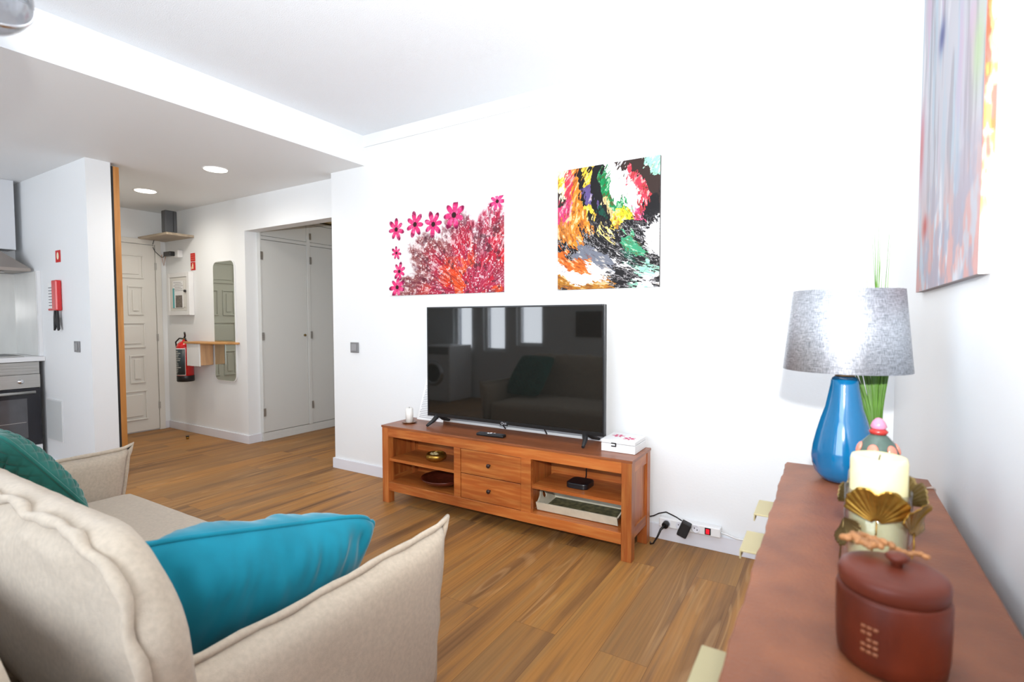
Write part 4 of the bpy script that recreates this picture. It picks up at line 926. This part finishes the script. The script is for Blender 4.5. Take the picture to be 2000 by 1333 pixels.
# arms: thin upholstered slabs with piped edges and a pointed front corner
def arm(xo, xi, yfr):
    """xo outer plane, xi inner plane. outline in (y,z)"""
    ytop0, ztop0, ytip, ztip = .02, .615, 1.245, .632
    N = 44; Mz = 22
    def outline(u, v):
        # u along y 0..1 rear to front, v bottom to top
        yf = yfr+.062*v-.006*math.sin(math.pi*v)+.010*(max(0, v-.90)/.10)**1.5
        yb = .08
        zt_ = .603+.004*math.sin(u*9)+.022*(max(0, (u-.95)/.05))**1.3
        return yb+(yf-yb)*u, .13+(zt_-.13)*v
    xm = (xo+xi)/2; ht = abs(xo-xi)/2
    b = MB()
    for sg in (-1, 1):
        def fn(u, v, sg=sg):
            y_, z_ = outline(u, v)
            e_ = (1-abs(2*u-1)**7)*(1-abs(2*v-1)**7)
            e_ = max(0, e_)**.5
            x_ = xm+sg*ht*e_
            x_ += sg*.006*mnoise.noise(Vector((x_*2, y_*5, z_*5)))*e_
            return (x_, y_, z_)
        b.surf(fn, N, Mz)
    bmesh.ops.remove_doubles(b.bm, verts=b.bm.verts, dist=.0006)
    o = b.build('armrest', M['sofa'], sf, smooth=True)
    pts = [outline(k/30, 1) for k in range(31)]+[outline(1, 1-k/16) for k in range(1, 17)]
    pts = [(xm+.003*math.sin(i*1.3), y_+(.004), z_+.004) for i, (y_, z_) in enumerate(pts)]
    pp_ = MB().tube(pts, [.0095+.001*math.sin(i*2.1) for i in range(len(pts))], 10).build('piping', M['sofa'], o)
    return o
arm(-.955, -1.075, 1.185); arm(-3.03, -2.91, 1.13)
# seat
b, T = rbox(-1.99, .80, .31, .905, .36, .12, .055, wr=.004, wf=4, n=20, bul=(0, .01, .018)); b.build('seat_cushion', M['sofa'], sf, smooth=True)
MB().box(-2.9, .12, .06, -1.08, 1.13, .185).build('base_frame', M['sofa'], sf, bevel=.02)
for xx in (-2.92, -1.05):
    for yy in (.18, 1.08): MB().cyl((xx, yy, 0), (xx, yy, .14), .018).build('leg', M['mblack'], sf)
# back cushion: boxed, with a piped seam round its rear face
def boxed(x0, x1, z0, z1, rad, yr, ht, bul_f, bul_r, wr, seed, slope=.08, nr=26, seg=220):
    """yr(z)= rear seam plane; outline rounded rectangle in xz"""
    cx_, cz_ = (x0+x1)/2, (z0+z1)/2; out = []
    pts = rrect(x0, x1, z0, z1, rad, 24)
    # resample evenly
    P = [Vector((p[0], p[1], 0)) for p in pts]; P.append(P[0].copy()); L = [0]
    for a, b in zip(P[:-1], P[1:]): L.append(L[-1]+(b-a).length)
    for k in range(seg):
        s_ = L[-1]*k/seg; i = max(j for j in range(len(L)-1) if L[j] <= s_); f_ = (s_-L[i])/max(1e-9, L[i+1]-L[i]); q = P[i].lerp(P[i+1], f_); out.append((q.x, q.y))
    rear = lambda z: yr+(z1-z)*slope
    def wn(x, y, z): return wr*(mnoise.noise(Vector((x*9+seed, y*9, z*9)))+.6*mnoise.noise(Vector((x*22, y*10+seed, z*22))))
    b = MB(); grid = []
    prof = []
    for i in range(nr): t_ = i/(nr-1); prof.append((t_, 'r'))
    for i in range(1, 9): prof.append((i/9, 'b'))
    for i in range(nr): t_ = 1-i/(nr-1); prof.append((t_, 'f'))
    for t_, kind in prof:
        row = []
        for k in range(seg):
            ox, oz = out[k]
            if kind == 'b':
                w_ = 1+.012*math.sin(math.pi*t_); x = cx_+(ox-cx_)*w_; z = cz_+(oz-cz_)*w_+.012*math.sin(math.pi*t_)
                y = rear(oz)+ht*t_; n_ = wn(x, y, z)*.6; x += n_; z += n_
            else:
                sc = t_ if t_ > 0 else 1e-4; x = cx_+(ox-cx_)*sc; z = cz_+(oz-cz_)*sc
                e_ = 1-t_**4
                g_ = math.exp(-((t_-.88)/.10)**2)
                if kind == 'r': y = rear(z)-bul_r*e_-(.3+1.6*g_)*wn(x, 0, z)
                else: y = rear(z)+ht+bul_f*e_+.5*wn(x, 1, z)
            row.append(b.bm.verts.new((x, y, z)))
        grid.append(row)
    for A, B in zip(grid[:-1], grid[1:]):
        for k in range(seg):
            j = (k+1) % seg; b.bm.faces.new([A[k], A[j], B[j], B[k]])
    seam = []
    for k in range(seg):
        ox, oz = out[k]; wob = .004*math.sin(k*.55+seed)+.0035*math.sin(k*1.1)*math.sin(k*.31)
        seam.append((ox+wob+.003, rear(oz)-.004+wob*.7, oz+wob+.003))
    return b, seam
b, seam = boxed(-2.93, -.955, .40, .856, .215, .380, .075, .03, .045, .008, 3)
o = b.build('back_cushion', M['sofa'], sf, smooth=True)
MB().tube(seam, [.011+.002*math.sin(i*.9) for i in range(len(seam))], 10, closed=True).build('piping', M['sofa'], o)
b, seam = boxed(-3.0, -1.0, .14, .735, .13, .10, .15, .01, .02, .006, 8, slope=.10)
o = b.build('backrest', M['sofa'], sf, smooth=True)
MB().tube(seam, .008, 8, closed=True).build('piping', M['sofa'], o)

# throw pillows
def pillow(name, label, P, U, V, w_, h_, th, m, cat='cushion', quilt=False, pm=None, seed=0, pull=.055, rnd=.0):
    U = Vector(U).normalized(); V = Vector(V); V = (V-U*V.dot(U)).normalized(); Nn = U.cross(V)
    P = Vector(P); t = thing(name, label, cat, P-Vector((0, 0, 0)))
    n = 150 if quilt else 110
    def core(u, v, sg):
        a_, c_ = 2*u-1, 2*v-1
        # outline: sides pulled in, corners out
        k = pull
        X = w_/2*a_*(1-k*(1-c_*c_)); Y = h_/2*c_*(1-k*(1-a_*a_))
        cr_ = rnd*(abs(a_*c_))**6; X *= 1-cr_; Y *= 1-cr_*w_/h_
        e_ = max(0, (1-abs(a_)**2.6)*(1-abs(c_)**2.6))**.62
        Z = sg*th/2*e_
        q = Vector((X, Y, 0))
        if quilt:
            s_ = .052
            d1_ = abs(((X+Y)/s_) % 1-.5)*2; d2_ = abs(((X-Y)/s_) % 1-.5)*2
            Z += sg*(-.005*max(0, 1-min(1-d1_, 1-d2_)*5))*min(1, e_*3) if False else sg*.013*min(1, e_*1.7)**1.5*(1-max(d1_, d2_)**3)
        else:
            r_ = mnoise.noise(Vector((X*15+seed+Y*4, Y*4, 2.0)))*.020+mnoise.noise(Vector((X*34+seed-Y*6, Y*9, 5.0)))*.009
            edge = math.exp(-((abs(c_)-.74)/.28)**2)
            Z += sg*r_*min(1, e_*2)*(.4+edge)
        return P+U*X+V*Y+Nn*Z
    b = MB()
    for sg in (-1, 1): b.surf(lambda u, v, sg=sg: core(u, v, sg), n, n)
    bmesh.ops.remove_doubles(b.bm, verts=b.bm.verts, dist=.0004)
    b.build('cover', m, t, smooth=True)
    if pm:
        pts = []
        for k in range(40): pts.append(core(k/40, 1, 0))
        for k in range(30): pts.append(core(1, 1-k/30, 0))
        for k in range(40): pts.append(core(1-k/40, 0, 0))
        for k in range(30): pts.append(core(0, k/30, 0))
        MB().tube(pts, .0068, 8, closed=True).build('piping', pm, t)
    return t
tl, trr = Vector((-1.17, .42, .81)), Vector((-1.12, 1.08, .676))
U = (trr-tl); Vv = Vector((.42, .12, .90)).normalized()
Un = U.normalized(); Vn = (Vv-Un*Vv.dot(Un)).normalized()
pillow('throw_pillow', 'bright turquoise velvet pillow with piped edge leaning behind the right arm', (tl+trr)/2-Vn*.17, U, Vn, .68, .36, .24, M['blue'], pm=M['blue'], seed=3, pull=.02, rnd=.09)
BRc, TRc = Vector((-2.50, .87, .475)), Vector((-2.44, .60, .85)); Vq = TRc-BRc; Uq = Vector((.97, .2, 0)).normalized()
pillow('throw_pillow', 'dark teal diamond-quilted pillow at the far left end of the sofa', (BRc+TRc)/2-Uq*.225, Uq, Vq, .46, .46, .15, M['teal'], quilt=True, pm=M['teal'], pull=-.03, rnd=.06)

# ------------------------------------------------------------------ dresser on right wall
ZD = .83
dr = thing('sideboard', 'reddish-brown sideboard with pale brass tab handles along the right wall', 'sideboard', (.06, .85, 0))
tp = MB(); pts = []
n = 60
for k in range(n+1):
    y_ = .05+(1.71-.05)*k/n
    w_ = .0015*math.sin(k*.7)+.001*math.sin(k*2.3)
    if k == n: w_ += .004
    pts.append((-.104+w_, y_))
tp.prism(pts[::-1]+[(.226, .05), (.226, 1.71)][:0]+[(.226, .05), (.226, 1.71)], (ZD-.028, ZD)).build('top', M['hide'], dr, bevel=.003)
MB().box(-.088, .07, .12, .222, 1.69, ZD-.0285).build('carcass', M['hidewood'], dr)
yy = [.075, .48, .89, 1.29, 1.685]
hy = [None, .695, 1.16, 1.385]
for k in range(4):
    for za, zb in ((.57, .795), (.345, .565), (.125, .34)):
        d_ = MB().box(-.103, yy[k]+.003, za, -.0885, yy[k+1]-.003, zb).build('drawer', M['hidewood'], dr, bevel=.002)
        hc_ = hy[k] if hy[k] else (yy[k]+yy[k+1])/2
        if za > .5:
            w2 = .055
            MB().box(-.146, hc_-w2, .786, -.1035, hc_+w2, .790).box(-.107, hc_-w2, .745, -.1035, hc_+w2, .786).box(-.146, hc_-w2, .772, -.143, hc_+w2, .786).build('handle', M['brass'], d_, bevel=.0008)
        else:
            MB().box(-.146, hc_-.055, zb-.03, -.1035, hc_+.055, zb-.026).box(-.107, hc_-.055, zb-.07, -.1035, hc_+.055, zb-.03).build('handle', M['brass'], d_)
for xx in (-.06, .19):
    for y_ in (.12, 1.64): MB().cyl((xx, y_, 0), (xx, y_, .12), .018).build('leg', M['hidewood'], dr)

# lamp
lx, ly = .034, 1.585
lp_ = thing('table_lamp', 'table lamp with blue glazed teardrop base and silver-grey fabric shade', 'lamp', (lx, ly, ZD))
b = MB()
prof = [(0, 0), (.035, 0), (.048, .004), (.063, .02), (.070, .04), (.0725, .06), (.0695, .088), (.0615, .125), (.0525, .16), (.043, .19), (.0375, .22), (.033, .247), (.031, .262), (.028, .268), (.022, .272), (0, .273)]
seg = 64; rings = []
for r, z in prof:
    if r < 1e-6: rings.append([b.bm.verts.new((lx, ly, ZD+z))]); continue
    R_ = []
    for i in range(seg):
        a_ = 2*math.pi*i/seg
        # one flattened face to the left-front
        fl = .0
        for ca in (math.radians(215),):
            c_ = math.cos(a_-ca)
            if c_ > .80: fl = max(fl, 1-.80/c_)
        bulge = min(1, max(0, (z-.01)/.03))*min(1, max(0, (.262-z)/.02))
        q = r*(1-fl*.75*bulge)
        R_.append(b.bm.verts.new((lx+q*math.cos(a_), ly+q*math.sin(a_), ZD+z)))
    rings.append(R_)
for A, B in zip(rings[:-1], rings[1:]):
    for i in range(seg):
        j = (i+1) % seg
        if len(A) == 1: f_ = [A[0], B[j], B[i]]
        elif len(B) == 1: f_ = [A[i], A[j], B[0]]
        else: f_ = [A[i], A[j], B[j], B[i]]
        b.bm.faces.new(f_)
b.build('base', M['ceramic'], lp_, smooth=True)
MB().cyl((lx, ly, ZD+.272), (lx, ly, ZD+.278), .022).cyl((lx, ly, ZD+.278), (lx, ly, ZD+.345), .008).build('lamp_holder', mat('aged_brass', (150, 120, 80), .35, metal=.7), lp_)
MB().ball((lx, ly, ZD+.385), .03, (1, 1, 1.25)).build('bulb', mat('bulb_white', (240, 240, 236), .3), lp_)
def shade_mat():
    m = bpy.data.materials.new('silver_weave'); m.use_nodes = True; nt = m.node_tree; L = nt.links.new; b = nt.nodes['Principled BSDF']
    tc = nt.nodes.new('ShaderNodeTexCoord')
    def band(sc, dist):
        mp = nt.nodes.new('ShaderNodeMapping'); mp.inputs['Scale'].default_value = sc; L(tc.outputs['Object'], mp.inputs[0])
        n = nt.nodes.new('ShaderNodeTexNoise'); n.inputs['Scale'].default_value = 1; n.inputs['Detail'].default_value = 3; L(mp.outputs[0], n.inputs[0]); return n.outputs[0]
    a = band((60, 60, 900), 0); c_ = band((700, 700, 90), 0)
    ad = nt.nodes.new('ShaderNodeMath'); L(a, ad.inputs[0]); L(c_, ad.inputs[1])
    mr = nt.nodes.new('ShaderNodeMapRange'); mr.inputs[1].default_value = .75; mr.inputs[2].default_value = 1.25; L(ad.outputs[0], mr.inputs[0])
    mx = nt.nodes.new('ShaderNodeMix'); mx.data_type = 'RGBA'; mx.inputs[6].default_value = srgb((140, 146, 156)); mx.inputs[7].default_value = srgb((224, 228, 236)); L(mr.outputs[0], mx.inputs[0])
    L(mx.outputs[2], b.inputs['Base Color']); b.inputs['Metallic'].default_value = .75; b.inputs['Roughness'].default_value = .46; b.inputs['Anisotropic'].default_value = .85; b.inputs['Anisotropic Rotation'].default_value = .25
    tg = nt.nodes.new('ShaderNodeTangent'); tg.direction_type = 'RADIAL'; tg.axis = 'Z'; L(tg.outputs[0], b.inputs['Tangent'])
    bp = nt.nodes.new('ShaderNodeBump'); bp.inputs['Strength'].default_value = .5; bp.inputs['Distance'].default_value = .001; L(ad.outputs[0], bp.inputs['Height']); L(bp.outputs[0], b.inputs['Normal'])
    return m
sz0, sz1 = 1.118, 1.322
MB().lathe([(.142, sz0), (.122, sz1), (.1205, sz1), (.1405, sz0)], (lx, ly, 0), 72, closed=True).build('shade', [shade_mat()], lp_)
g = MB().lathe([(.012, ZD+.338), (.014, ZD+.338), (.014, ZD+.342), (.012, ZD+.342)], (lx, ly, 0), 20, closed=True)
for k in range(3):
    a_ = k*2.094+.4; g.tube([(lx+.013*math.cos(a_), ly+.013*math.sin(a_), ZD+.34), (lx+.13*math.cos(a_), ly+.13*math.sin(a_), sz0+.02)], .0015, 5)
g.build('shade_carrier', M['steel'], lp_)
MB().tube([(lx+.06, ly+.0, ZD+.006), (.12, 1.64, ZD+.003), (.17, 1.66, ZD+.003), (.20, 1.60, ZD+.003), (.222, 1.62, ZD+.003), (.232, 1.66, ZD-.01), (.235, 1.70, .5)], .0032, 6).build('power_cord', mat('clear_cord', (214, 196, 186), .4), lp_)

# grass plant in small pot behind the lamp
gp = thing('artificial_grass', 'tall green grass blades in a small pot behind the table lamp', 'plant', (.105, 1.665, ZD))
MB().lathe([(0, 0), (.024, 0), (.032, .06), (.029, .06), (.022, .05), (0, .05)], (.108, 1.662, ZD), 28).build('pot', mat('pale_pot', (206, 206, 200), .5), gp)
rr = random.Random(11); g = MB()
for k in range(95):
    a_ = rr.random()*6.28; q = .010*math.sqrt(rr.random()); bx_, by_ = .108+q*math.cos(a_), 1.662+q*math.sin(a_)
    hh = (.26+.2*rr.random()) if k > 11 else .52+.15*rr.random(); ln = -.115+.19*rr.random() if k > 11 else -.03+.07*rr.random(); ln2 = (rr.random()-.6)*.04
    c0 = Vector((bx_, by_, ZD+.045)); wd = .0015+.0009*rr.random(); pts = []
    for i in range(8):
        s_ = i/7; p = c0+Vector((ln*s_**1.7*(.5 if ln > 0 else 1), ln2*s_**1.7, hh*s_*(1-.04*s_)))
        pts.append((p, wd*(1-s_**2.2)+.0003))
    av = Vector((math.cos(a_*3), math.sin(a_*3)*.3, 0)).normalized()
    vs = [(g.bm.verts.new(p-av*w_), g.bm.verts.new(p+av*w_)) for p, w_ in pts]
    for A, B in zip(vs[:-1], vs[1:]): g.bm.faces.new([A[0], A[1], B[1], B[0]])
o = g.build('blades', M['green'], gp, solid=.0006); o['kind'] = 'stuff'

# ceramic jar
jx, jy = .088, 1.29
jr = thing('lidded_jar', 'small colourful lidded jar with a pink knob, behind the cream candle', 'jar', (jx, jy, ZD))
jb = mat('jar_glaze', (70, 112, 110), .3, var=.9, vscale=38, vcol=(176, 96, 104), detail=1)
MB().lathe([(0, 0), (.034, 0), (.045, .02), (.052, .06), (.05, .10), (.042, .118), (.046, .124), (.046, .127), (.038, .128), (0, .128)], (jx, jy, ZD), 40).build('body', jb, jr)
ldj = MB().lathe([(.046, .1285), (.047, .131), (.038, .139), (.035, .150), (.029, .166), (.017, .180), (.009, .186), (0, .187)], (jx, jy, ZD), 40).build('lid', mat('lid_green', (74, 92, 84), .25, var=.2, vscale=30), jr)
def lid_r(z):
    return np.interp(z, [.131, .139, .150, .166, .180], [.047, .038, .035, .029, .017])
g = MB(); g2 = MB()
for k in range(6):
    a_ = -1.9+k*math.pi/3; z_ = .155; r_ = lid_r(z_)
    Mx = Matrix.Rotation(a_, 4, 'Z') @ Matrix.Rotation(.35, 4, 'Y')
    g.ball((jx+r_*math.cos(a_), jy+r_*math.sin(a_), ZD+z_), .0125, (.35, .8, 1), Matrix.Rotation(a_, 4, 'Z') @ Matrix.Rotation(-.35, 4, 'Y'), seg=14)
g.build('petal_spots', mat('salmon_spots', (226, 132, 112), .2), ldj)
MB().lathe([(.0, .183), (.014, .184), (.017, .19), (.012, .195), (.0, .195)], (jx, jy, ZD), 24).build('collar', mat('brick_glaze', (170, 50, 44), .25), ldj)
MB().lathe([(.012, .1955), (.0145, .200), (.011, .209), (.0055, .216), (0, .218)], (jx, jy, ZD), 24).build('knob', mat('pink_glaze', (206, 130, 158), .2), ldj)

# cream candle in glass with gold ginkgo leaves
kx, ky = .072, 1.03
cd = thing('pillar_candle', 'thick cream pillar candle in the gold leaf holder on the sideboard', 'candle', (kx, ky, ZD+.007))
MB().lathe([(0, .008), (.0385, .008), (.0395, .012), (.0395, .188), (.0375, .195), (.033, .196), (.018, .190), (0, .188)], (kx, ky, ZD), 56).build('wax', M['wax'], cd)
MB().tube([(kx, ky, ZD+.186), (kx+.0006, ky, ZD+.194), (kx+.002, ky, ZD+.198)], .0011, 6).build('wick', M['black'], cd)
hd = thing('candle_holder', 'glass candle holder wrapped in antique gold ginkgo leaves on the sideboard', 'candle holder', (kx, ky, ZD))
MB().lathe([(0, .0), (.0465, .0), (.0465, .142), (.045, .142), (.045, .006), (0, .006)], (kx, ky, ZD), 56).build('glass_cup', M['glass'], hd)
MB().lathe([(.0475, .0005), (.052, .0005), (.052, .005), (.0475, .005)], (kx, ky, ZD), 48, closed=True).build('base_ring', M['bronze'], hd)
def ginkgo(ang, zc, R0, spread, tiltz, size, outw, mname):
    """fan leaf around the cup; ang position, zc height of the leaf's throat"""
    b = MB(); nu, nv = 45, 14
    def fn(u, v):
        a_ = (u-.5)*spread; notch = .22*math.exp(-((u-.5)/.05)**2)
        rr_ = size*(.10+.90*v*(1-notch)*(1-.05*abs(math.sin(a_*7)))*(1-.18*abs(2*u-1)**3))
        s_ = rr_*math.sin(a_+tiltz); z_ = zc+rr_*math.cos(a_+tiltz)
        ridge = .0012*math.sin(u*math.pi*26)*v
        rad = R0+ridge+outw*v**2
        th_ = ang+s_/R0*.92
        return (kx+rad*math.cos(th_), ky+rad*math.sin(th_), ZD+z_)
    b.surf(fn, nu, nv)
    o = b.build('ginkgo_leaf', M[mname], hd, solid=.0010, recalc=False)
    p0 = Vector(fn(.5, 0))
    st = [p0, p0+Vector((0, 0, -.02))+Vector((math.cos(ang), math.sin(ang), 0))*.001, Vector((kx+R0*math.cos(ang-.12), ky+R0*math.sin(ang-.12), ZD+max(.004, zc-.05))), Vector((kx+(R0+.001)*math.cos(ang-.2), ky+(R0+.001)*math.sin(ang-.2), ZD+.006))]
    MB().tube(st, .0013, 6).build('stem', M[mname], o)
fa = math.atan2(-ky, -kx)
ginkgo(fa-.02, .098, .0505, 2.6, 0.0, .061, .006, 'gold')
ginkgo(fa+1.12, .078, .051, 2.4, .35, .060, .018, 'gold')
ginkgo(fa-1.15, .092, .051, 2.2, 2.5, .048, .008, 'bronze')
ginkgo(fa+2.35, .11, .051, 2.2, -.2, .050, .014, 'bronze')
ginkgo(fa-2.4, .10, .051, 2.2, .3, .044, .006, 'bronze')

# reddish wooden pot with lid and knob
px_, py_ = .071, .775
pt = thing('wooden_pot', 'round red-brown wooden pot with knobbed lid at the front of the sideboard', 'pot', (px_, py_, ZD))
MB().lathe([(0, 0), (.050, 0), (.0555, .004), (.0575, .02), (.0585, .06), (.0585, .086), (.0570, .0905), (.05, .0915), (0, .0915)], (px_, py_, ZD), 72).build('body', M['terra'], pt)
ldp = MB().lathe([(.0545, .0918), (.0562, .0935), (.0568, .106), (.0545, .112), (.045, .1155), (.02, .1185), (0, .119)], (px_, py_, ZD), 72).build('lid', M['terra2'], pt)
MB().lathe([(0, .118), (.006, .1185), (.006, .123), (.0115, .127), (.0125, .131), (.009, .134), (0, .135)], (px_+.004, py_, ZD), 32).build('knob', M['terra2'], ldp)
g = MB(); rr = random.Random(5)
fa2 = math.atan2(-py_, -px_)-.35
for r_ in range(5):
    for c_ in range(3):
        if rr.random() < .12: continue
        a_ = fa2+(c_-1)*.11; z_ = ZD+.030+r_*.0072
        g.surf(lambda u, v: (px_+.0592*math.cos(a_+(u-.5)*.085), py_+.0592*math.sin(a_+(u-.5)*.085), z_+(v-.5)*.004), 4, 2)
g.build('stamped_mark', mat('mark_tan', (150, 88, 54), .5), pt, solid=.0005)
# twisted tan wood sprig on the lid
sg_ = thing('dried_wood_twist', 'tan knobbly twist of dried wood lying on the pot lid', 'ornament', (.05, .81, ZD+.12))
g = MB(); rr = random.Random(21); zb_ = ZD+.1195
base = Vector((.046, .806, zb_+.008))
for k in range(26):
    a_ = k*2.4; d_ = Vector((math.cos(a_)*.026*rr.random()**.5, math.sin(a_)*.017*rr.random()**.5, .004*rr.random())); p = base+d_
    q = Vector((math.cos(a_*1.7+1), math.sin(a_*1.7+1)*.8, 0))*.008
    pts = [p-q, p-q*.3+Vector((0, 0, .003)), p+q*.5+Vector((0, 0, .002)), p+q+Vector((0, 0, -.001))]
    g.tube(pts, [.0030, .0046, .0050, .0028], 8)
for k in range(7):
    p = Vector((.074+k*.0055, .810+.004*math.sin(k*1.7), zb_+.005)); g.ball(p, .0042, (1.3, .9, .8), seg=8)
g.build('twisted_stems', M['tan'], sg_, sub=1)

# glass pendant at upper left
pcx, pcy, pcz = -1.112, .272, 1.750
pn = thing('pendant_lamp', 'clear glass globe pendant with chrome rim at the top left corner', 'lamp', (pcx, pcy, pcz-.06))
Rg = .058
MB().lathe([(Rg*math.sin(math.radians(d)), -Rg*math.cos(math.radians(d))) for d in range(0, 156, 8)], (pcx, pcy, pcz), 40).build('glass_globe', glass_mat('smoky_glass', (.78, .78, .79)), pn, solid=.002)
MB().lathe([(Rg*1.0, -.004), (Rg*1.05, -.002), (Rg*1.05, .004), (Rg*1.0, .004)], (0, 0, 0), 40, Matrix.Translation((pcx, pcy, pcz)) @ Matrix.Rotation(1.1, 4, 'Y'), closed=True).build('rim', M['chrome'], pn)
MB().ball((pcx, pcy, pcz+.008), .022).build('bulb', mat('frosted_bulb', (245, 245, 245), .3), pn)
MB().lathe([(0, .05), (.027, .05), (.027, .058), (.012, .075), (.006, .08), (0, .08)], (pcx, pcy, pcz), 28).cyl((pcx, pcy, pcz+.02), (pcx, pcy, pcz+.052), .010).build('cap', M['chrome'], pn)
MB().cyl((pcx, pcy, pcz+.078), (pcx, pcy, ZH-.0205), .003, 8).build('cord', M['chrome'], pn)
MB().lathe([(0, -.02), (.05, -.02), (.055, -.0005), (0, -.0005)], (pcx, pcy, ZH), 32).build('ceiling_rose', M['chrome'], pn)
